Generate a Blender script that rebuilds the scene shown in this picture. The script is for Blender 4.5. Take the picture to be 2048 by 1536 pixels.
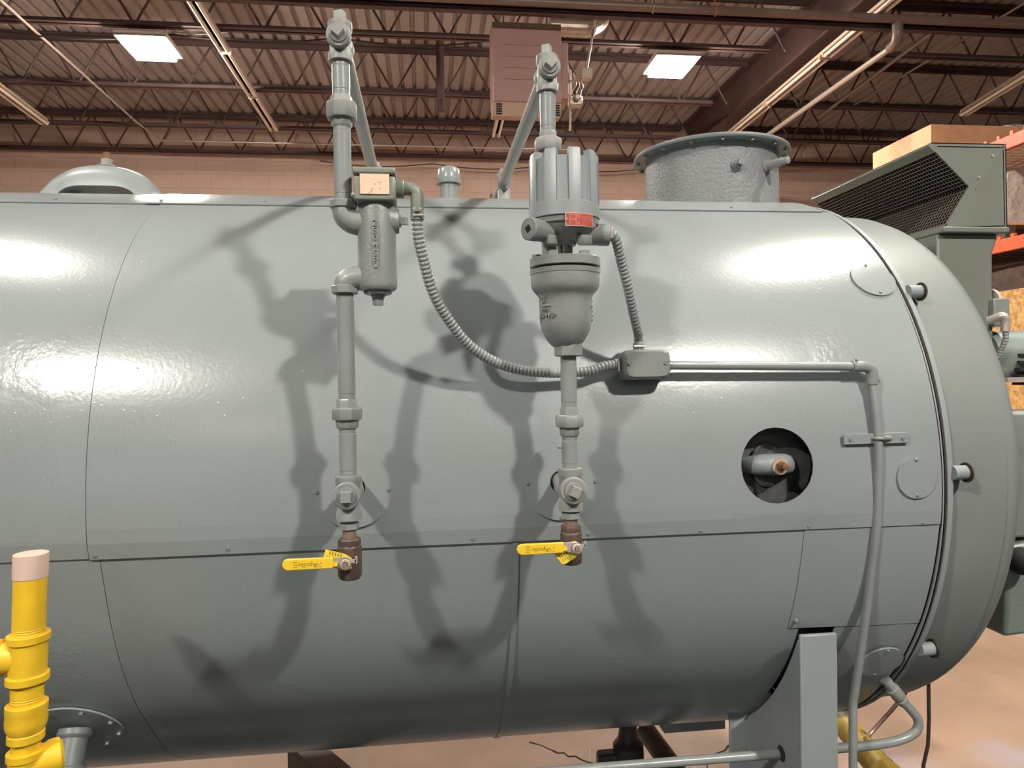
import bpy, bmesh, math, random
from mathutils import Vector, Matrix
random.seed(7)
V = Vector
for o in list(bpy.data.objects): bpy.data.objects.remove(o)
scene = bpy.context.scene
COL = scene.collection

# ------------------------------------------------------------------ camera
F = 1438.0; YAW, PITCH, ROLL = .11897, -.01258, -.01545
R = .81; ZC = 1.33                       # boiler shell radius, height of its axis
CAM = V((0, -2.305, ZC + .2722))
_f = V((math.sin(YAW)*math.cos(PITCH), math.cos(YAW)*math.cos(PITCH), math.sin(PITCH)))
_r0 = V((math.cos(YAW), -math.sin(YAW), 0)); _u0 = _r0.cross(_f)
_r = _r0*math.cos(ROLL) + _u0*math.sin(ROLL); _u = -_r0*math.sin(ROLL) + _u0*math.cos(ROLL)
cam = bpy.data.cameras.new('camera'); camo = bpy.data.objects.new('camera', cam); COL.objects.link(camo)
cam.sensor_width = 36; cam.lens = F/2048*36; cam.clip_start = .02
camo.matrix_world = Matrix(((_r.x, _u.x, -_f.x, CAM.x), (_r.y, _u.y, -_f.y, CAM.y), (_r.z, _u.z, -_f.z, CAM.z), (0, 0, 0, 1)))
scene.camera = camo

# ------------------------------------------------------------------ world, exposure
w = bpy.data.worlds.new('hall_world'); scene.world = w; w.use_nodes = True
w.node_tree.nodes['Background'].inputs[0].default_value = (.5, .48, .46, 1)
w.node_tree.nodes['Background'].inputs[1].default_value = .05
scene.view_settings.view_transform = 'Standard'; scene.view_settings.look = 'None'
scene.view_settings.exposure = 0.0; scene.view_settings.gamma = 1.0
scene.view_settings.use_curve_mapping = False
scene.cycles.max_bounces = 8
LAMP_POWER = 590.0                         # radiance of the lamp lenses
LAMP_COL = (1.0, .915, .815)
LAMPS = [(-2.51, 4.79), (2.52, 4.77), (2.48, -.37), (-2.42, -.38), (-2.7, -4.2), (2.35, -4.2), (-2.7, -9.2), (2.4, -9.6)]

# ------------------------------------------------------------------ measuring helpers (where a sight line meets a real plane)
def ray(px, py):
    return (_r*((px-1024)/F) + _u*(-(py-768)/F) + _f).normalized()
def atY(px, py, Y): d = ray(px, py); return CAM + d*((Y-CAM.y)/d.y)
def atX(px, py, X): d = ray(px, py); return CAM + d*((X-CAM.x)/d.x)
def atZ(px, py, Z): d = ray(px, py); return CAM + d*((Z-CAM.z)/d.z)
def dep(P): return (P-CAM).dot(_f)

# ------------------------------------------------------------------ materials
MATS = {}
def nd(nt, t, **k):
    n = nt.nodes.new(t)
    for a, b in k.items(): setattr(n, a, b)
    return n
def mat(name, col, rough=.5, metal=0., var=.0, vscale=6., col2=None, c2scale=4., c2lo=.5, c2hi=.6, bump=0., bscale=120., bdist=.002, bump2=0., b2scale=8., b2dist=.01,
        rvar=0., spec=.5, alpha=1., emit=None, estr=0., coat=0., trans=0., detail=4.):
    m = bpy.data.materials.new(name); m.use_nodes = True; nt = m.node_tree; b = nt.nodes['Principled BSDF']; L = nt.links.new
    b.inputs['Base Color'].default_value = (*col, 1); b.inputs['Roughness'].default_value = rough; b.inputs['Metallic'].default_value = metal
    b.inputs['Specular IOR Level'].default_value = spec; b.inputs['Alpha'].default_value = alpha
    b.inputs['Coat Weight'].default_value = coat; b.inputs['Transmission Weight'].default_value = trans
    if emit: b.inputs['Emission Color'].default_value = (*emit, 1); b.inputs['Emission Strength'].default_value = estr
    tc = nd(nt, 'ShaderNodeTexCoord'); P = tc.outputs['Object']
    def noise(s, d=4.):
        n = nd(nt, 'ShaderNodeTexNoise'); n.inputs['Scale'].default_value = s; n.inputs['Detail'].default_value = d; L(P, n.inputs['Vector']); return n.outputs['Fac']
    cur = None
    if var > 0:
        r = nd(nt, 'ShaderNodeMapRange'); r.inputs[1].default_value = .3; r.inputs[2].default_value = .7; r.inputs[3].default_value = 1-var; r.inputs[4].default_value = 1+var
        L(noise(vscale), r.inputs[0])
        mx = nd(nt, 'ShaderNodeMix', data_type='RGBA', blend_type='MULTIPLY'); mx.inputs[0].default_value = 1; mx.inputs[6].default_value = (*col, 1); L(r.outputs[0], mx.inputs[7]); cur = mx.outputs[2]
    if col2:
        r = nd(nt, 'ShaderNodeMapRange'); r.inputs[1].default_value = c2lo; r.inputs[2].default_value = c2hi; L(noise(c2scale, 6.), r.inputs[0])
        mx = nd(nt, 'ShaderNodeMix', data_type='RGBA'); L(r.outputs[0], mx.inputs[0]); mx.inputs[7].default_value = (*col2, 1)
        if cur: L(cur, mx.inputs[6])
        else: mx.inputs[6].default_value = (*col, 1)
        cur = mx.outputs[2]
    if cur: L(cur, b.inputs['Base Color'])
    if rvar > 0:
        r = nd(nt, 'ShaderNodeMapRange'); r.inputs[1].default_value = .3; r.inputs[2].default_value = .7; r.inputs[3].default_value = rough-rvar; r.inputs[4].default_value = rough+rvar
        L(noise(3.), r.inputs[0]); L(r.outputs[0], b.inputs['Roughness'])
    nrm = None
    for s, sc, di in ((bump2, b2scale, b2dist), (bump, bscale, bdist)):
        if s > 0:
            bp = nd(nt, 'ShaderNodeBump'); bp.inputs['Strength'].default_value = s; bp.inputs['Distance'].default_value = di; L(noise(sc, detail if sc > 60 else 2.), bp.inputs['Height'])
            if nrm: L(nrm, bp.inputs['Normal'])
            nrm = bp.outputs['Normal']
    if nrm: L(nrm, b.inputs['Normal'])
    MATS[name] = m; return m

PAINT = (.243, .279, .286)
def shell_paint():
    """semi-gloss machine enamel over sheet metal: orange peel, gentle oil-canning, lumpy brush-over patches"""
    m = mat('boiler_enamel', PAINT, rough=.25, var=.05, vscale=3.)
    nt = m.node_tree; b = nt.nodes['Principled BSDF']; L = nt.links.new
    tc = nd(nt, 'ShaderNodeTexCoord'); P = tc.outputs['Object']
    def noise(s, d, off=0):
        n = nd(nt, 'ShaderNodeTexNoise'); n.inputs['Scale'].default_value = s; n.inputs['Detail'].default_value = d
        mp = nd(nt, 'ShaderNodeMapping'); mp.inputs['Location'].default_value = (off, off, off); L(P, mp.inputs[0]); L(mp.outputs[0], n.inputs['Vector']); return n.outputs['Fac']
    b1 = nd(nt, 'ShaderNodeBump'); b1.inputs['Strength'].default_value = .12; b1.inputs['Distance'].default_value = .02; L(noise(2.2, 0.), b1.inputs['Height'])
    b2 = nd(nt, 'ShaderNodeBump'); b2.inputs['Strength'].default_value = .2; b2.inputs['Distance'].default_value = .0016; L(noise(125., 2.), b2.inputs['Height']); L(b1.outputs[0], b2.inputs['Normal'])
    r = nd(nt, 'ShaderNodeMapRange'); r.inputs[1].default_value = .60; r.inputs[2].default_value = .68; L(noise(3.4, 3., 3.3), r.inputs[0])
    ml = nd(nt, 'ShaderNodeMath', operation='MULTIPLY'); L(r.outputs[0], ml.inputs[0]); L(noise(75., 3., 1.), ml.inputs[1])
    b3 = nd(nt, 'ShaderNodeBump'); b3.inputs['Strength'].default_value = .3; b3.inputs['Distance'].default_value = .004; L(ml.outputs[0], b3.inputs['Height']); L(b2.outputs[0], b3.inputs['Normal'])
    vo = nd(nt, 'ShaderNodeTexVoronoi'); vo.inputs['Scale'].default_value = 42.; L(P, vo.inputs['Vector'])
    rs = nd(nt, 'ShaderNodeMapRange'); rs.inputs[1].default_value = .0; rs.inputs[2].default_value = .11; rs.inputs[3].default_value = 1.; rs.inputs[4].default_value = 0.; L(vo.outputs['Distance'], rs.inputs[0])
    b4 = nd(nt, 'ShaderNodeBump'); b4.inputs['Strength'].default_value = .25; b4.inputs['Distance'].default_value = .0015; L(rs.outputs[0], b4.inputs['Height']); L(b3.outputs[0], b4.inputs['Normal'])
    L(b4.outputs[0], b.inputs['Normal'])
    return m
M_SHELL = shell_paint()
M_PAINT = mat('grey_enamel', PAINT, rough=.4, var=.06, vscale=8, bump=.18, bscale=160, bdist=.0012)
M_CAST = mat('painted_cast_iron', (.225, .245, .24), rough=.36, var=.08, vscale=20, bump=.45, bscale=190, bdist=.0018)
M_PIPE = mat('painted_pipe', (.235, .262, .257), rough=.28, var=.05, vscale=14, bump=.1, bscale=140, bdist=.001)
M_GALV = mat('weathered_pipe', (.25, .262, .255), rough=.48, var=.12, vscale=30, col2=(.3, .26, .22), c2scale=25, c2lo=.58, c2hi=.7, bump=.25, bscale=160, bdist=.001)
M_FLUE = mat('heavy_textured_paint', (.205, .222, .23), rough=.4, var=.07, vscale=14, bump=.9, bscale=110, bdist=.004)
M_HOOD = mat('sage_green_sheet', (.165, .185, .158), rough=.42, var=.04, vscale=4, bump=.06, bscale=90, bdist=.001)
M_BOXG = mat('sage_box_paint', (.2, .225, .185), rough=.42, var=.05, vscale=30)
M_SCREEN = mat('dull_screen_wire', (.15, .125, .11), rough=.5, metal=.3)
M_GASKET = mat('black_gasket', (.012, .011, .01), rough=.8)
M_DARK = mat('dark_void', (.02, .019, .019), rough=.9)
M_INNER = mat('inner_drum_primer', (.07, .075, .075), rough=.6, var=.25, vscale=40, bump=.4, bscale=60, bdist=.003)
M_BRONZE = mat('dark_bronze', (.098, .07, .055), rough=.4, metal=.15, var=.12, vscale=40)
M_BRASSN = mat('weathered_brass', (.30, .21, .17), rough=.45, metal=.4, var=.2, vscale=60)
M_YEL = mat('yellow_vinyl', (.80, .56, .035), rough=.38)
M_TAG = mat('yellow_card_tag', (.78, .60, .05), rough=.5)
M_YPIPE = mat('yellow_gas_paint', (.78, .50, .022), rough=.45, var=.06, vscale=30, bump=.3, bscale=110, bdist=.0015)
M_YFLOOR = mat('grimy_yellow_paint', (.42, .29, .03), rough=.5, var=.3, vscale=14, col2=(.1, .08, .03), c2scale=9)
M_TAPE = mat('masking_tape', (.66, .50, .40), rough=.75, var=.05, vscale=30, bump=.5, bscale=45, bdist=.004)
M_STEEL = mat('bright_steel', (.58, .52, .48), rough=.35, metal=.45, var=.1, vscale=50)
M_CHROME = mat('polished_stem', (.5, .48, .45), rough=.15, metal=1.)
M_SCREW = mat('painted_screw', (.25, .285, .275), rough=.3, metal=.2)
M_RUST = mat('rusty_bolt', (.22, .11, .055), rough=.7, var=.3, vscale=90, metal=.2)
M_BROWN = mat('dark_brown_rust', (.05, .03, .02), rough=.7, var=.3, vscale=60)
M_WASHER = mat('pale_washer', (.55, .40, .33), rough=.5, metal=.3)
M_RED = mat('red_nameplate', (.40, .07, .045), rough=.4, var=.12, vscale=120)
M_PINK = mat('nameplate_print', (.5, .15, .11), rough=.5)
M_CREAM = mat('cream_plate', (.78, .57, .41), rough=.5, var=.05, vscale=40)
M_INK = mat('black_ink', (.03, .02, .015), rough=.7)
M_BROWNINK = mat('brown_ink', (.28, .16, .01), rough=.7)
M_MAROON = mat('maroon_steel', (.075, .04, .036), rough=.55, var=.2, vscale=3)
M_DECK = mat('roof_deck', (.36, .31, .29), rough=.55, var=.12, vscale=1.2)
M_BLOCK = mat('painted_block', (.58, .41, .325), rough=.7, var=.05, vscale=2.2, bump=.4, bscale=70, bdist=.004)
def coursed():
    m = mat('coursed_block_paint', (.58, .41, .325), rough=.7); nt = m.node_tree; b = nt.nodes['Principled BSDF']; L = nt.links.new
    tc = nd(nt, 'ShaderNodeTexCoord'); mp = nd(nt, 'ShaderNodeMapping'); mp.inputs['Rotation'].default_value = (math.radians(90), 0, 0); L(tc.outputs['Object'], mp.inputs[0])
    br = nd(nt, 'ShaderNodeTexBrick'); br.inputs['Scale'].default_value = 1.; br.inputs['Brick Width'].default_value = .406; br.inputs['Row Height'].default_value = .2035; br.inputs['Mortar Size'].default_value = .005
    br.inputs['Color1'].default_value = (.58, .41, .325, 1); br.inputs['Color2'].default_value = (.57, .40, .32, 1); br.inputs['Mortar'].default_value = (.46, .33, .265, 1)
    L(mp.outputs[0], br.inputs['Vector']); L(br.outputs['Color'], b.inputs['Base Color']); return m
M_COURSES = coursed()
M_MORTAR = mat('mortar', (.46, .33, .265), rough=.85)
M_WALL = mat('painted_wall', (.30, .25, .22), rough=.75, var=.05, vscale=1.)
M_WALLD = mat('dark_wall', (.10, .095, .09), rough=.8)
M_FLOOR = mat('worn_concrete', (.40, .275, .195), rough=.5, var=.18, vscale=2.2, col2=(.42, .36, .36), c2scale=1.3, c2lo=.56, c2hi=.66, bump=.15, bscale=80, bdist=.002, rvar=.12)
M_FLOORD = mat('low_bounce_concrete', (.05, .05, .048), rough=.6, var=.2, vscale=2.)  # kept near black so little light bounces up under the shell
M_CRACK = mat('crack_dirt', (.03, .022, .018), rough=.9)
M_LENS = {k: mat('lamp_lens', (.9, .9, .9), emit=LAMP_COL, estr=LAMP_POWER*k) for k in (.8, 2.35, 2.7, 1.05, .55, .4)}
M_LAMPB = mat('lamp_housing', (.55, .5, .45), rough=.5)
M_FIX = mat('strip_light_enamel', (.60, .47, .36), rough=.45, var=.08, vscale=5)
M_TUBE = mat('unlit_tube', (.78, .66, .55), rough=.3)
M_HEAT = mat('mauve_heater_enamel', (.36, .20, .18), rough=.45, var=.03, vscale=3)
M_HEATB = mat('tan_heater_base', (.42, .27, .19), rough=.5)
M_ZINC = mat('galvanised_duct', (.42, .35, .28), rough=.32, metal=.7, var=.15, vscale=14)
M_SPRINK = mat('brown_sprinkler_pipe', (.16, .105, .085), rough=.4, var=.1, vscale=9)
M_COND = mat('bare_conduit', (.42, .34, .28), rough=.4, metal=.4)
M_ORANGE = mat('orange_rack_paint', (.62, .12, .045), rough=.45, var=.06, vscale=10)
M_WIRE = mat('rack_wire', (.38, .28, .23), rough=.4, metal=.5)
M_PLY = mat('plywood', (.66, .34, .185), rough=.6, var=.12, vscale=5, col2=(.46, .23, .12), c2scale=3., c2lo=.5, c2hi=.7)
M_OSB = mat('strand_board', (.64, .38, .14), rough=.7, var=.25, vscale=40, col2=(.45, .24, .07), c2scale=28, c2lo=.5, c2hi=.58)
M_WRAP = mat('stretch_wrap', (.55, .44, .38), rough=.12, var=.15, vscale=7, bump2=.8, b2scale=14, b2dist=.05, spec=.6)
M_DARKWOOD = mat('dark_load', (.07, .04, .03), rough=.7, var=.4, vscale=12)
M_BLACKPIPE = mat('black_iron_pipe', (.055, .05, .046), rough=.4, var=.3, vscale=20)
M_BLUEPAINT = mat('teal_grey_steel', (.165, .19, .195), rough=.4, var=.05, vscale=5)
M_COPPER = mat('tarnished_tube', (.30, .2, .16), rough=.35, metal=.5, var=.15, vscale=20)
M_BURNER = mat('burner_green', (.19, .235, .215), rough=.4, var=.04, vscale=6)
M_WIN = mat('daylight_pane', (.8, .85, .9), emit=(.62, .78, 1.0), estr=9.)

# ------------------------------------------------------------------ mesh builder
def sharpen_rim(me):
    cnt = {}
    for p in me.polygons:
        for k in p.edge_keys: cnt[k] = cnt.get(k, 0)+1
    for e in me.edges:
        if cnt.get(e.key, 0) == 1: e.use_edge_sharp = True
class MB:
    def __init__(s): s.v = []; s.f = []
    def add(s, vs, fs):
        o = len(s.v); s.v += [V(x) for x in vs]; s.f += [tuple(i+o for i in f) for f in fs]; return s
    def rings(s, rs, cap=(True, True), loop=True):
        n = len(rs[0]); vs = [p for r in rs for p in r]; fs = []
        for i in range(len(rs)-1):
            for j in range(n if loop else n-1):
                k = (j+1) % n; fs.append((i*n+j, i*n+k, (i+1)*n+k, (i+1)*n+j))
        if cap[0]: fs.append(tuple(range(n-1, -1, -1)))
        if cap[1]: fs.append(tuple((len(rs)-1)*n+j for j in range(n)))
        return s.add(vs, fs)
    def lathe(s, o, ax, prof, n=32, rot=0., cap=(True, True)):
        o = V(o); ax = V(ax).normalized(); a = ax.orthogonal().normalized()
        if abs(ax.z) > .99: a = V((1, 0, 0))
        elif abs(ax.y) > .99 or abs(ax.x) > .99: a = V((0, 0, 1))
        b = ax.cross(a); rs = []
        for t, r in prof:
            rs.append([o + ax*t + (a*math.cos(rot+2*math.pi*j/n) + b*math.sin(rot+2*math.pi*j/n))*max(r, 1e-5) for j in range(n)])
        return s.rings(rs, cap)
    def cyl(s, a, b, r, r2=None, n=24, rot=0.):
        a, b = V(a), V(b); return s.lathe(a, b-a, [(0, r), ((b-a).length, r if r2 is None else r2)], n, rot)
    def tube(s, pts, r, n=14, cap=(True, True)):
        pts = [V(p) for p in pts]; N = len(pts); rs = []
        t0 = (pts[1]-pts[0]).normalized(); a = t0.orthogonal().normalized()
        for i, p in enumerate(pts):
            t = (pts[min(i+1, N-1)]-pts[max(i-1, 0)]).normalized()
            a = (a - t*a.dot(t)).normalized(); b = t.cross(a); rr = r[i] if isinstance(r, (list, tuple)) else r
            rs.append([p + (a*math.cos(2*math.pi*j/n) + b*math.sin(2*math.pi*j/n))*rr for j in range(n)])
        return s.rings(rs, cap)
    def box(s, c, d, m=None):
        c = V(c); vs = []
        for x in (-1, 1):
            for y in (-1, 1):
                for z in (-1, 1):
                    p = V((x*d[0]/2, y*d[1]/2, z*d[2]/2)); vs.append(c + (m @ p if m else p))
        return s.add(vs, [(0, 1, 3, 2), (4, 6, 7, 5), (0, 4, 5, 1), (2, 3, 7, 6), (0, 2, 6, 4), (1, 5, 7, 3)])
    def bar(s, a, b, w, h, up=(0, 0, 1)):
        a, b = V(a), V(b); x = (b-a).normalized(); z = V(up); y = z.cross(x).normalized(); z = x.cross(y)
        m = Matrix((x, y, z)).transposed(); return s.box((a+b)/2, ((b-a).length, w, h), m)
    def prism(s, pts, off):
        n = len(pts); pts = [V(p) for p in pts]; off = V(off)
        return s.add(pts + [p+off for p in pts], [tuple(range(n)), tuple(range(2*n-1, n-1, -1))] + [(i, n+i, n+(i+1) % n, (i+1) % n) for i in range(n)])
    def ball(s, c, r, n=20, m=10, sc=(1, 1, 1)):
        c = V(c); rs = []
        for i in range(m+1):
            t = math.pi*i/m; rr = max(math.sin(t), 1e-4)
            rs.append([c + V((r*sc[0]*rr*math.cos(2*math.pi*j/n), r*sc[1]*rr*math.sin(2*math.pi*j/n), r*sc[2]*math.cos(t))) for j in range(n)])
        return s.rings(rs)
    def mesh(s, name, ang=35, flat=False, merge=True):
        me = bpy.data.meshes.new(name); c = (V((min(p[i] for p in s.v) for i in range(3))) + V((max(p[i] for p in s.v) for i in range(3))))/2
        me.from_pydata([p-c for p in s.v], [], s.f)
        bm = bmesh.new(); bm.from_mesh(me)
        if merge: bmesh.ops.remove_doubles(bm, verts=bm.verts, dist=1e-6)
        bmesh.ops.recalc_face_normals(bm, faces=bm.faces); bm.to_mesh(me); bm.free()
        if not flat:
            me.polygons.foreach_set('use_smooth', [True]*len(me.polygons)); me.set_sharp_from_angle(angle=math.radians(ang))
        return me, c
    def build(s, name, m, parent=None, label=None, bevel=0., ang=35, flat=False, solid=0.):
        me, c = s.mesh(name, ang, flat); me.materials.append(m)
        o = bpy.data.objects.new(name, me); COL.objects.link(o); place(o, c, parent)
        if label: o['label'] = label
        if solid:
            md = o.modifiers.new('thickness', 'SOLIDIFY'); md.thickness = solid; md.offset = -1
        if bevel:
            md = o.modifiers.new('edge', 'BEVEL'); md.width = bevel; md.segments = 2; md.limit_method = 'ANGLE'; md.angle_limit = math.radians(40)
        return o
WLOC = {}
def place(o, c, parent):
    WLOC[o.name] = V(c)
    if parent: o.parent = parent; o.location = V(c) - WLOC[parent.name]
    else: o.location = c
def thing(name, label, cat, loc, group=None):
    o = bpy.data.objects.new(name, None); COL.objects.link(o); o.empty_display_size = .05; place(o, V(loc), None)
    return tag(o, label, cat, group)
def tag(o, label, cat, group=None):
    o['label'] = label; o['category'] = cat
    if group: o['group'] = group
    return o
def struct(o, label=None):
    o['kind'] = 'structure'
    if label: o['label'] = label
    return o
def shared(name, me, m, P, parent, nrm=None, spin=0.):
    o = bpy.data.objects.new(name, me); COL.objects.link(o); place(o, P, parent)
    if nrm is not None:
        q = V(nrm).to_track_quat('Z', 'Y'); o.rotation_euler = (q.to_matrix() @ Matrix.Rotation(spin, 3, 'Z')).to_euler()
    if not me.materials: me.materials.append(m)
    return o
def textmesh(txt, size, ext):
    cu = bpy.data.curves.new('lettering', 'FONT'); cu.body = txt; cu.size = size; cu.extrude = ext; cu.align_x = 'CENTER'; cu.align_y = 'CENTER'; cu.resolution_u = 3
    ob = bpy.data.objects.new('lettering_tmp', cu); COL.objects.link(ob); bpy.context.view_layer.update()
    me = bpy.data.meshes.new_from_object(ob.evaluated_get(bpy.context.evaluated_depsgraph_get())); bpy.data.objects.remove(ob); return me
def lettering(txt, size, ext, P, xdir, nrm, m, parent, name='lettering', bend=None):
    me = textmesh(txt, size, ext); x = V(xdir).normalized(); z = V(nrm).normalized(); y = z.cross(x)
    mx = Matrix((x, y, z)).transposed()
    if bend:                                    # wrap round a vertical cylinder: (axis point, radius, mean angle)
        c, rad, a0 = bend
        for v in me.vertices:
            a = a0 + v.co.x/rad; rr = rad + v.co.z
            v.co = V((c[0] + rr*math.sin(a), c[1] - rr*math.cos(a), c[2] + v.co.y)) - V(P)
    else: me.transform(mx.to_4x4())
    me.materials.append(m); o = bpy.data.objects.new(name, me); COL.objects.link(o); place(o, P, parent); return o

def spline(pts, n=60):
    pts = [V(p) for p in pts]; out = []; P = [pts[0]*2-pts[1]] + pts + [pts[-1]*2-pts[-2]]
    for i in range(1, len(P)-2):
        k = max(2, n//(len(pts)-1))
        for j in range(k):
            t = j/k; a, b, c, d = P[i-1], P[i], P[i+1], P[i+2]
            out.append(.5*((2*b) + (c-a)*t + (2*a-5*b+4*c-d)*t*t + (3*b-a-3*c+d)*t**3))
    out.append(pts[-1]); return out
def resample(pts, step):
    out = [pts[0]]; acc = 0
    for a, b in zip(pts, pts[1:]):
        L = (b-a).length; s = step-acc
        while s <= L: out.append(a + (b-a)*(s/L)); s += step
        acc = (acc+L) % step
    return out

# ================================================================== THE HALL
ZD = 5.4; YB = 8.6; XL, XR, YF = -11., 12.5, -13.
fl = struct(MB().box(((XL+XR)/2, (YB+.22)/2, -.05), (XR-XL, YB-.22, .1)).build('floor', M_FLOOR))
struct(MB().box(((XL+XR)/2, (YF+.22)/2, -.05), (XR-XL, .22-YF, .1)).build('floor_low_bounce', M_FLOORD))  # unseen front floor, coloured near black to cut bounce onto the boiler
def crack(pts):
    mb = MB(); P = [atZ(*p, .0005) for p in pts]; P2 = []
    for a, b in zip(P, P[1:]):
        for k in range(4): P2.append(a.lerp(b, k/4) + V((random.uniform(-.012, .012), random.uniform(-.012, .012), 0)))
    P2.append(P[-1])
    for a, b in zip(P2, P2[1:]): mb.bar(a, b, random.uniform(.004, .013), .002)
    mb.build('crack', M_CRACK, fl)
crack([(1060, 1482), (1110, 1500), (1150, 1515), (1200, 1532), (1260, 1550)]); crack([(1400, 1545), (1430, 1510), (1460, 1490), (1500, 1470), (1560, 1440)])
# roof deck: trapezoidal ribs running away from the viewer
mb = MB(); prof = []; x = XL
while x < XR: prof += [(x, ZD), (x+.092, ZD), (x+.107, ZD+.04), (x+.137, ZD+.04)]; x += .152
mb.rings([[V((x, YF, z)) for x, z in prof], [V((x, YB+.1, z)) for x, z in prof]], cap=(False, False), loop=False)
struct(mb.build('ceiling', M_DECK, ang=10))
# back wall of blocks: single blocks where they can be told apart, plain below the boiler's back
wb = struct(MB().box(((XL+XR)/2, YB+.147, ZD/2), (XR-XL, .3, ZD)).build('wall_back', M_MORTAR))
bm_, _ = MB().box((0, 0, 0), (.397, .02, .194)).mesh('block', flat=True); bm_.materials.append(M_BLOCK)
for k in range(7):
    z = ZD - .11 - k*.2035; x = -6.9 + (k % 2)*.203
    while x < 9.6:
        shared('block', bm_, M_BLOCK, (x, YB+.003+random.uniform(-.002, .002), z), wb); x += .406
struct(MB().box(((XL+XR)/2, YB-.0, 1.98), (XR-XL, .02, 3.96)).build('wall_back_lower', M_COURSES, wb))
struct(MB().box((XL-.1, (YB+YF)/2, ZD/2), (.2, YB-YF, ZD)).build('wall_left', M_WALL))
struct(MB().box((XR+.1, (YB+YF)/2, ZD/2), (.2, YB-YF, ZD)).build('wall_right', M_WALL))
wf = struct(MB().box(((XL+XR)/2, YF-.1, ZD/2), (XR-XL, .2, ZD)).build('wall_front', M_WALLD))
wn = struct(MB().box((-5.3, YF+.03, 2.75), (1.3, .04, 1.0)).build('window_1', M_WIN))
mb = MB()
for dx in (-.68, 0, .68): mb.box((-5.3+dx, YF+.05, 2.75), (.06, .06, 1.1))
for dz in (-.53, .53): mb.box((-5.3, YF+.05, 2.75+dz), (1.42, .06, .06))
mb.build('window_frame', M_LAMPB, wn)

# girder, open-web joists
gd = MB()
for c, d in (((4.06, -2, 4.925), (.22, 20.9, .03)), ((4.06, -2, 5.15), (.02, 20.9, .42)), ((4.06, -2, 5.375), (.22, 20.9, .03))): gd.box(c, d)
tag(gd.build('roof_girder', M_MAROON), 'wide dark maroon girder running towards the back wall under the roof', 'girder')
def joist(Y, x0, x1, label, group):
    t = thing('roof_joist', label, 'joist', (x0, Y, 4.82), group)
    m = MB()
    for s in (-1, 1): m.box(((x0+x1)/2, Y+s*.034, 5.375), (x1-x0, .05, .02)); m.box(((x0+x1)/2, Y+s*.014, 5.345), (x1-x0, .008, .06))
    m.build('top_chord', M_MAROON, t, flat=True)
    b0, b1 = x0+.45, x1-.45
    for s in (-1, 1):
        m = MB(); m.box(((b0+b1)/2, Y+s*.03, 4.84), (b1-b0, .036, .007)); m.box(((b0+b1)/2, Y+s*.015, 4.86), (b1-b0, .006, .045)); m.build('bottom_chord', M_MAROON, t, flat=True)
    m = MB(); pts = []; x = x0+.15; k = 0
    while x < x1-.1: pts.append((x, Y, 5.35 if k % 2 == 0 else 4.845)); x += .285; k += 1
    for a, b in zip(pts, pts[1:]): m.cyl(a, b, .0115, n=6)
    m.build('web_rod', M_MAROON, t)
    return t
JY = [8.42, 7.36, 6.09, 4.65, 3.3, 2.0]
JN = ['against the back wall', 'second from the back wall', 'third from the back wall', 'just behind the glowing lamps', 'above the dark overhead pipes', 'nearest overhead, in front of the pipes']
for Y, n in zip(JY, JN):
    joist(Y, XL, 3.95, f'maroon open-web roof joist {n}, running up to the girder', 'joists in the bay before the girder')
    joist(Y, 4.17, XR, f'maroon open-web roof joist {n}, beyond the girder', 'joists in the bay beyond the girder')

# high-bay lamps
def lamp(x, y, label, group, k=1.0, sz=.37):
    t = thing('high_bay_lamp', label, 'lamp', (x, y, 4.7), group)
    m = MB(); m.box((x, y, 4.735), (.46, .47, .05)); m.box((x, y, 4.78), (.26, .3, .05)); m.build('housing', M_LAMPB, t, bevel=.008)
    MB().box((x, y, 4.685), (sz, sz*1.05, .05)).build('lens', M_LENS[k], t, bevel=.012)
    m = MB()
    for sx in (-.15, .15): m.cyl((x+sx, y, 4.8), (x+sx*.3, y, 5.38), .004, n=6)
    m.build('hanger_cable', M_LAMPB, t)
names = ['glowing square lamp hanging beside the long unlit strip light', 'glowing square lamp hanging between the heater and the maroon girder'] + ['glowing square lamp hanging overhead, out of the picture']*6
for (x, y), n, k in zip(LAMPS, names, (.8, .8, 1.05, .55, 2.35, 2.7, .4, .4)): lamp(x, y, n, 'high-bay lamps', k, .37 if y > 2 else .245)   # strength tuned lamp by lamp to the tones wanted on the boiler
tag(MB().tube(spline([(-2.45, 4.79, 4.8), (-2.3, 4.8, 4.86), (-2.0, 4.85, 4.88), (-1.75, 4.9, 4.95)], 16), .006, 6).build('lamp_cord', M_LAMPB), 'thin cord from the lamp to the unlit strip light', 'cord')

# strip lights, unlit
def strip(pa, pb, z, label, tubes=2, wdt=.11):
    a, b = atZ(*pa, z), atZ(*pb, z); d = (b-a).normalized(); sd = d.cross(V((0, 0, 1))).normalized()
    t = thing('strip_light', label, 'light fixture', (a+b)/2, 'unlit strip lights')
    m = MB(); m.bar(a+V((0, 0, .05)), b+V((0, 0, .05)), wdt*.55, .05); m.bar(a+V((0, 0, .028)), b+V((0, 0, .028)), wdt, .006)
    m.build('channel', M_FIX, t)
    L = (b-a).length; n = max(1, round(L/1.22))
    for k in range(n):
        p, q = a+d*(L*k/n+.03), a+d*(L*(k+1)/n-.03)
        for s in ((-1, 1) if tubes == 2 else (0,)):
            MB().cyl(p+sd*s*wdt*.3, q+sd*s*wdt*.3, .018, n=12).build('tube', M_TUBE, t)
        for e in (p, q): MB().box(e+V((0, 0, .01)), (wdt, .02, .035), Matrix((sd, d, V((0, 0, 1)))).transposed()).build('lamp_holder', M_FIX, t)
    return t
strip((372, -20), (548, 262), 4.76, 'long cream strip light with bare tubes, beside the glowing lamp and tall pipe column')
strip((-60, 138), (90, 249), 4.76, 'cream strip light ending above the domed yoke')
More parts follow.
